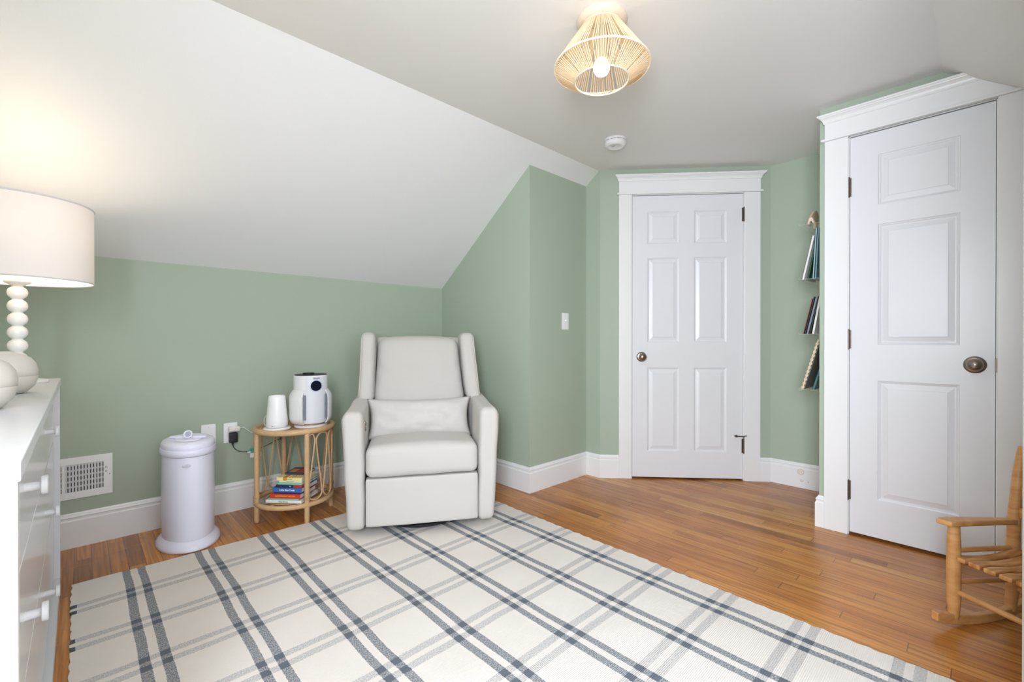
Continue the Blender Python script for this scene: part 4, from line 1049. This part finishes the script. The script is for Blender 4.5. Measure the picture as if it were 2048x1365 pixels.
leaning('board_book', 'small teal book behind the toothed panel on the lowest ledge', 'book', ZL[3], 0.672, 0.640, 0.12, 0.012, 0.16, cov('deep_teal', (74, 118, 124)), 3.02)
# toothed foam panel
yb, yt, hh = 0.722, 0.643, 0.295
lean_a = math.asin((yb - yt) / hh)
t = thing('toothed_panel', 'beige panel with toothed edges leaning on the lowest ledge', 'toy', (2.995, yb, ZL[3] + 0.0005)); t.rotation_euler = (lean_a, 0, 0)
m = M().box(0, 0.2, -0.011, -0.003, 0, hh)
k = 0
z = 0.006
while z < hh - 0.012:
    m.box(-0.001, 0.2, -0.0145, 0.0, z, z + 0.012); z += 0.0235
m.build('panel_board', mat('beige_foam', (214, 196, 172), 0.7), t, smooth=False)
M().box(0.004, 0.2, -0.0175, -0.0148, 0.004, hh - 0.01).build('panel_back', mat('dark_felt', (112, 112, 100), 0.8), t, smooth=False)
# wooden arch toy on the top ledge
t = thing('wooden_arch', 'tan wooden arch toy leaning on the highest ledge', 'toy', (2.99, 0.694, ZL[0] + 0.0005)); t.rotation_euler = (R(11), 0, 0)
arch = [(0.10 + 0.095 * math.cos(math.pi * i / 20), 0.095 * math.sin(math.pi * i / 20)) for i in range(21)] + [(0.10 - 0.04 * math.cos(math.pi * i / 12), 0.04 * math.sin(math.pi * i / 12)) for i in range(13)]
M().prism(arch, 'y', -0.012, 0).build('arch_body', TOYW, t, bevel=0.002)
t = thing('wooden_block', 'small pale wooden A-shaped block beside the arch on the highest ledge', 'toy', (2.975, 0.668, ZL[0] + 0.0005), R(70))
M().prism([(-0.018, 0), (-0.010, 0), (-0.006, 0.012), (0.006, 0.012), (0.010, 0), (0.018, 0), (0.007, 0.032), (-0.007, 0.032)], 'y', -0.006, 0.006).build('block_body', mat('pale_block', (232, 212, 190), 0.6), t, bevel=0.001)

# ------------------------------------------------------------------ child's rocking chair
def rocker():
    org = Vector((2.193, 0.067, 0)); xd = Vector((-0.528, -0.849, 0)).normalized(); yd = Vector((0.815, -0.578, 0)).normalized()
    t = thing('rocking_chair', 'small honey wood child rocking chair with slatted seat at the right edge', 'rocking chair', org, math.atan2(xd.y, xd.x))
    # local x: width (0 = far side, Wd = near side), local y: backwards (right handed, so mirrored sign)
    s = 1 if (Matrix.Rotation(math.atan2(xd.y, xd.x), 3, 'Z') @ Vector((0, 1, 0))).dot(yd) > 0 else -1
    Wd = 0.30; Dp = 0.274
    Y = lambda y: s * y
    for x in (0.0, Wd):
        # rocker runner
        n = 24; vs = []; fs = []
        for i in range(n + 1):
            y = -0.085 + (Dp + 0.24) * i / n; zb = ((y - 0.14) ** 2) / (2 * 0.72)
            th = 0.036 * (1 - 0.25 * (i / n)) ; th = th * (0.8 if i == 0 else 1)
            for xx in (x - 0.011, x + 0.011):
                for zz in (zb + 0.0003, zb + th): vs.append((xx, Y(y), zz))
        for i in range(n):
            b = i * 4; fs += [(b, b + 1, b + 5, b + 4), (b + 2, b + 6, b + 7, b + 3), (b, b + 4, b + 6, b + 2), (b + 1, b + 3, b + 7, b + 5)]
        fs += [(0, 2, 3, 1), (n * 4, n * 4 + 1, n * 4 + 3, n * 4 + 2)]
        M().add(vs, fs).build('runner', ROCKW, t, ang=40, bevel=0.003)
        M().tube([(x, Y(0), 0.028), (x, Y(0), 0.04), (x, Y(0), 0.10), (x, Y(0), 0.20), (x, Y(0), 0.30), (x, Y(0), 0.362)], [0.012, 0.0155, 0.0195, 0.020, 0.0185, 0.016], 16).build('front_post', ROCKW, t)
        M().tube([(x, Y(Dp - 0.01), 0.028), (x, Y(Dp), 0.12), (x, Y(Dp), 0.24), (x, Y(Dp + 0.006), 0.36), (x, Y(Dp + 0.028), 0.52), (x, Y(Dp + 0.048), 0.612)], [0.015, 0.019, 0.019, 0.018, 0.016, 0.013], 16).build('back_post', ROCKW, t)
        M().tube([(x, Y(0.0), 0.268), (x, Y(Dp), 0.250)], 0.009, 10).build('side_rung', ROCKW, t)
        M().tube([(x, Y(0.0), 0.158), (x, Y(Dp), 0.135)], 0.0085, 10).build('side_rung', ROCKW, t)
        arm = M().prism([(x - 0.022, Y(-0.048)), (x + 0.020, Y(-0.040)), (x + 0.024, Y(0.0)), (x + 0.016, Y(Dp + 0.005)), (x - 0.012, Y(Dp + 0.005)), (x - 0.026, Y(0.0)), (x - 0.026, Y(-0.03))], 'z', 0.358, 0.376)
        arm.warp(lambda a, b, c: (a, b, c - 0.02 * (abs(b) / Dp) if s * b > 0 else c))
        arm.build('arm', ROCKW, t, bevel=0.004)
    M().tube([(0, 0, 0.128), (Wd, 0, 0.128)], 0.0095, 10).build('front_rung', ROCKW, t)
    M().tube([(0, Y(Dp), 0.11), (Wd, Y(Dp), 0.11)], 0.0085, 10).build('back_rung', ROCKW, t)
    # seat: slats along the depth with gently scooped tops
    for k in range(7):
        x0 = 0.006 + k * (Wd - 0.012) / 7; x1 = x0 + (Wd - 0.012) / 7 - 0.006
        m = M().rbox(x0, x1, min(Y(-0.012), Y(Dp)), max(Y(-0.012), Y(Dp)), 0.238, 0.256, 0.006, 6)
        m.warp(lambda a, b, c: (a, b, c - 0.012 * math.sin(min(1, max(0, abs(b) / Dp)) * math.pi)))
        m.build('seat_slat', ROCKS, t)
    for z in (0.36, 0.43, 0.50, 0.57):
        y = Dp + 0.008 + (z - 0.36) * 0.155
        M().rbox(0.012, Wd - 0.012, min(Y(y - 0.006), Y(y + 0.006)), max(Y(y - 0.006), Y(y + 0.006)), z, z + 0.04, 0.005, 5).build('back_slat', ROCKW, t)
rocker()
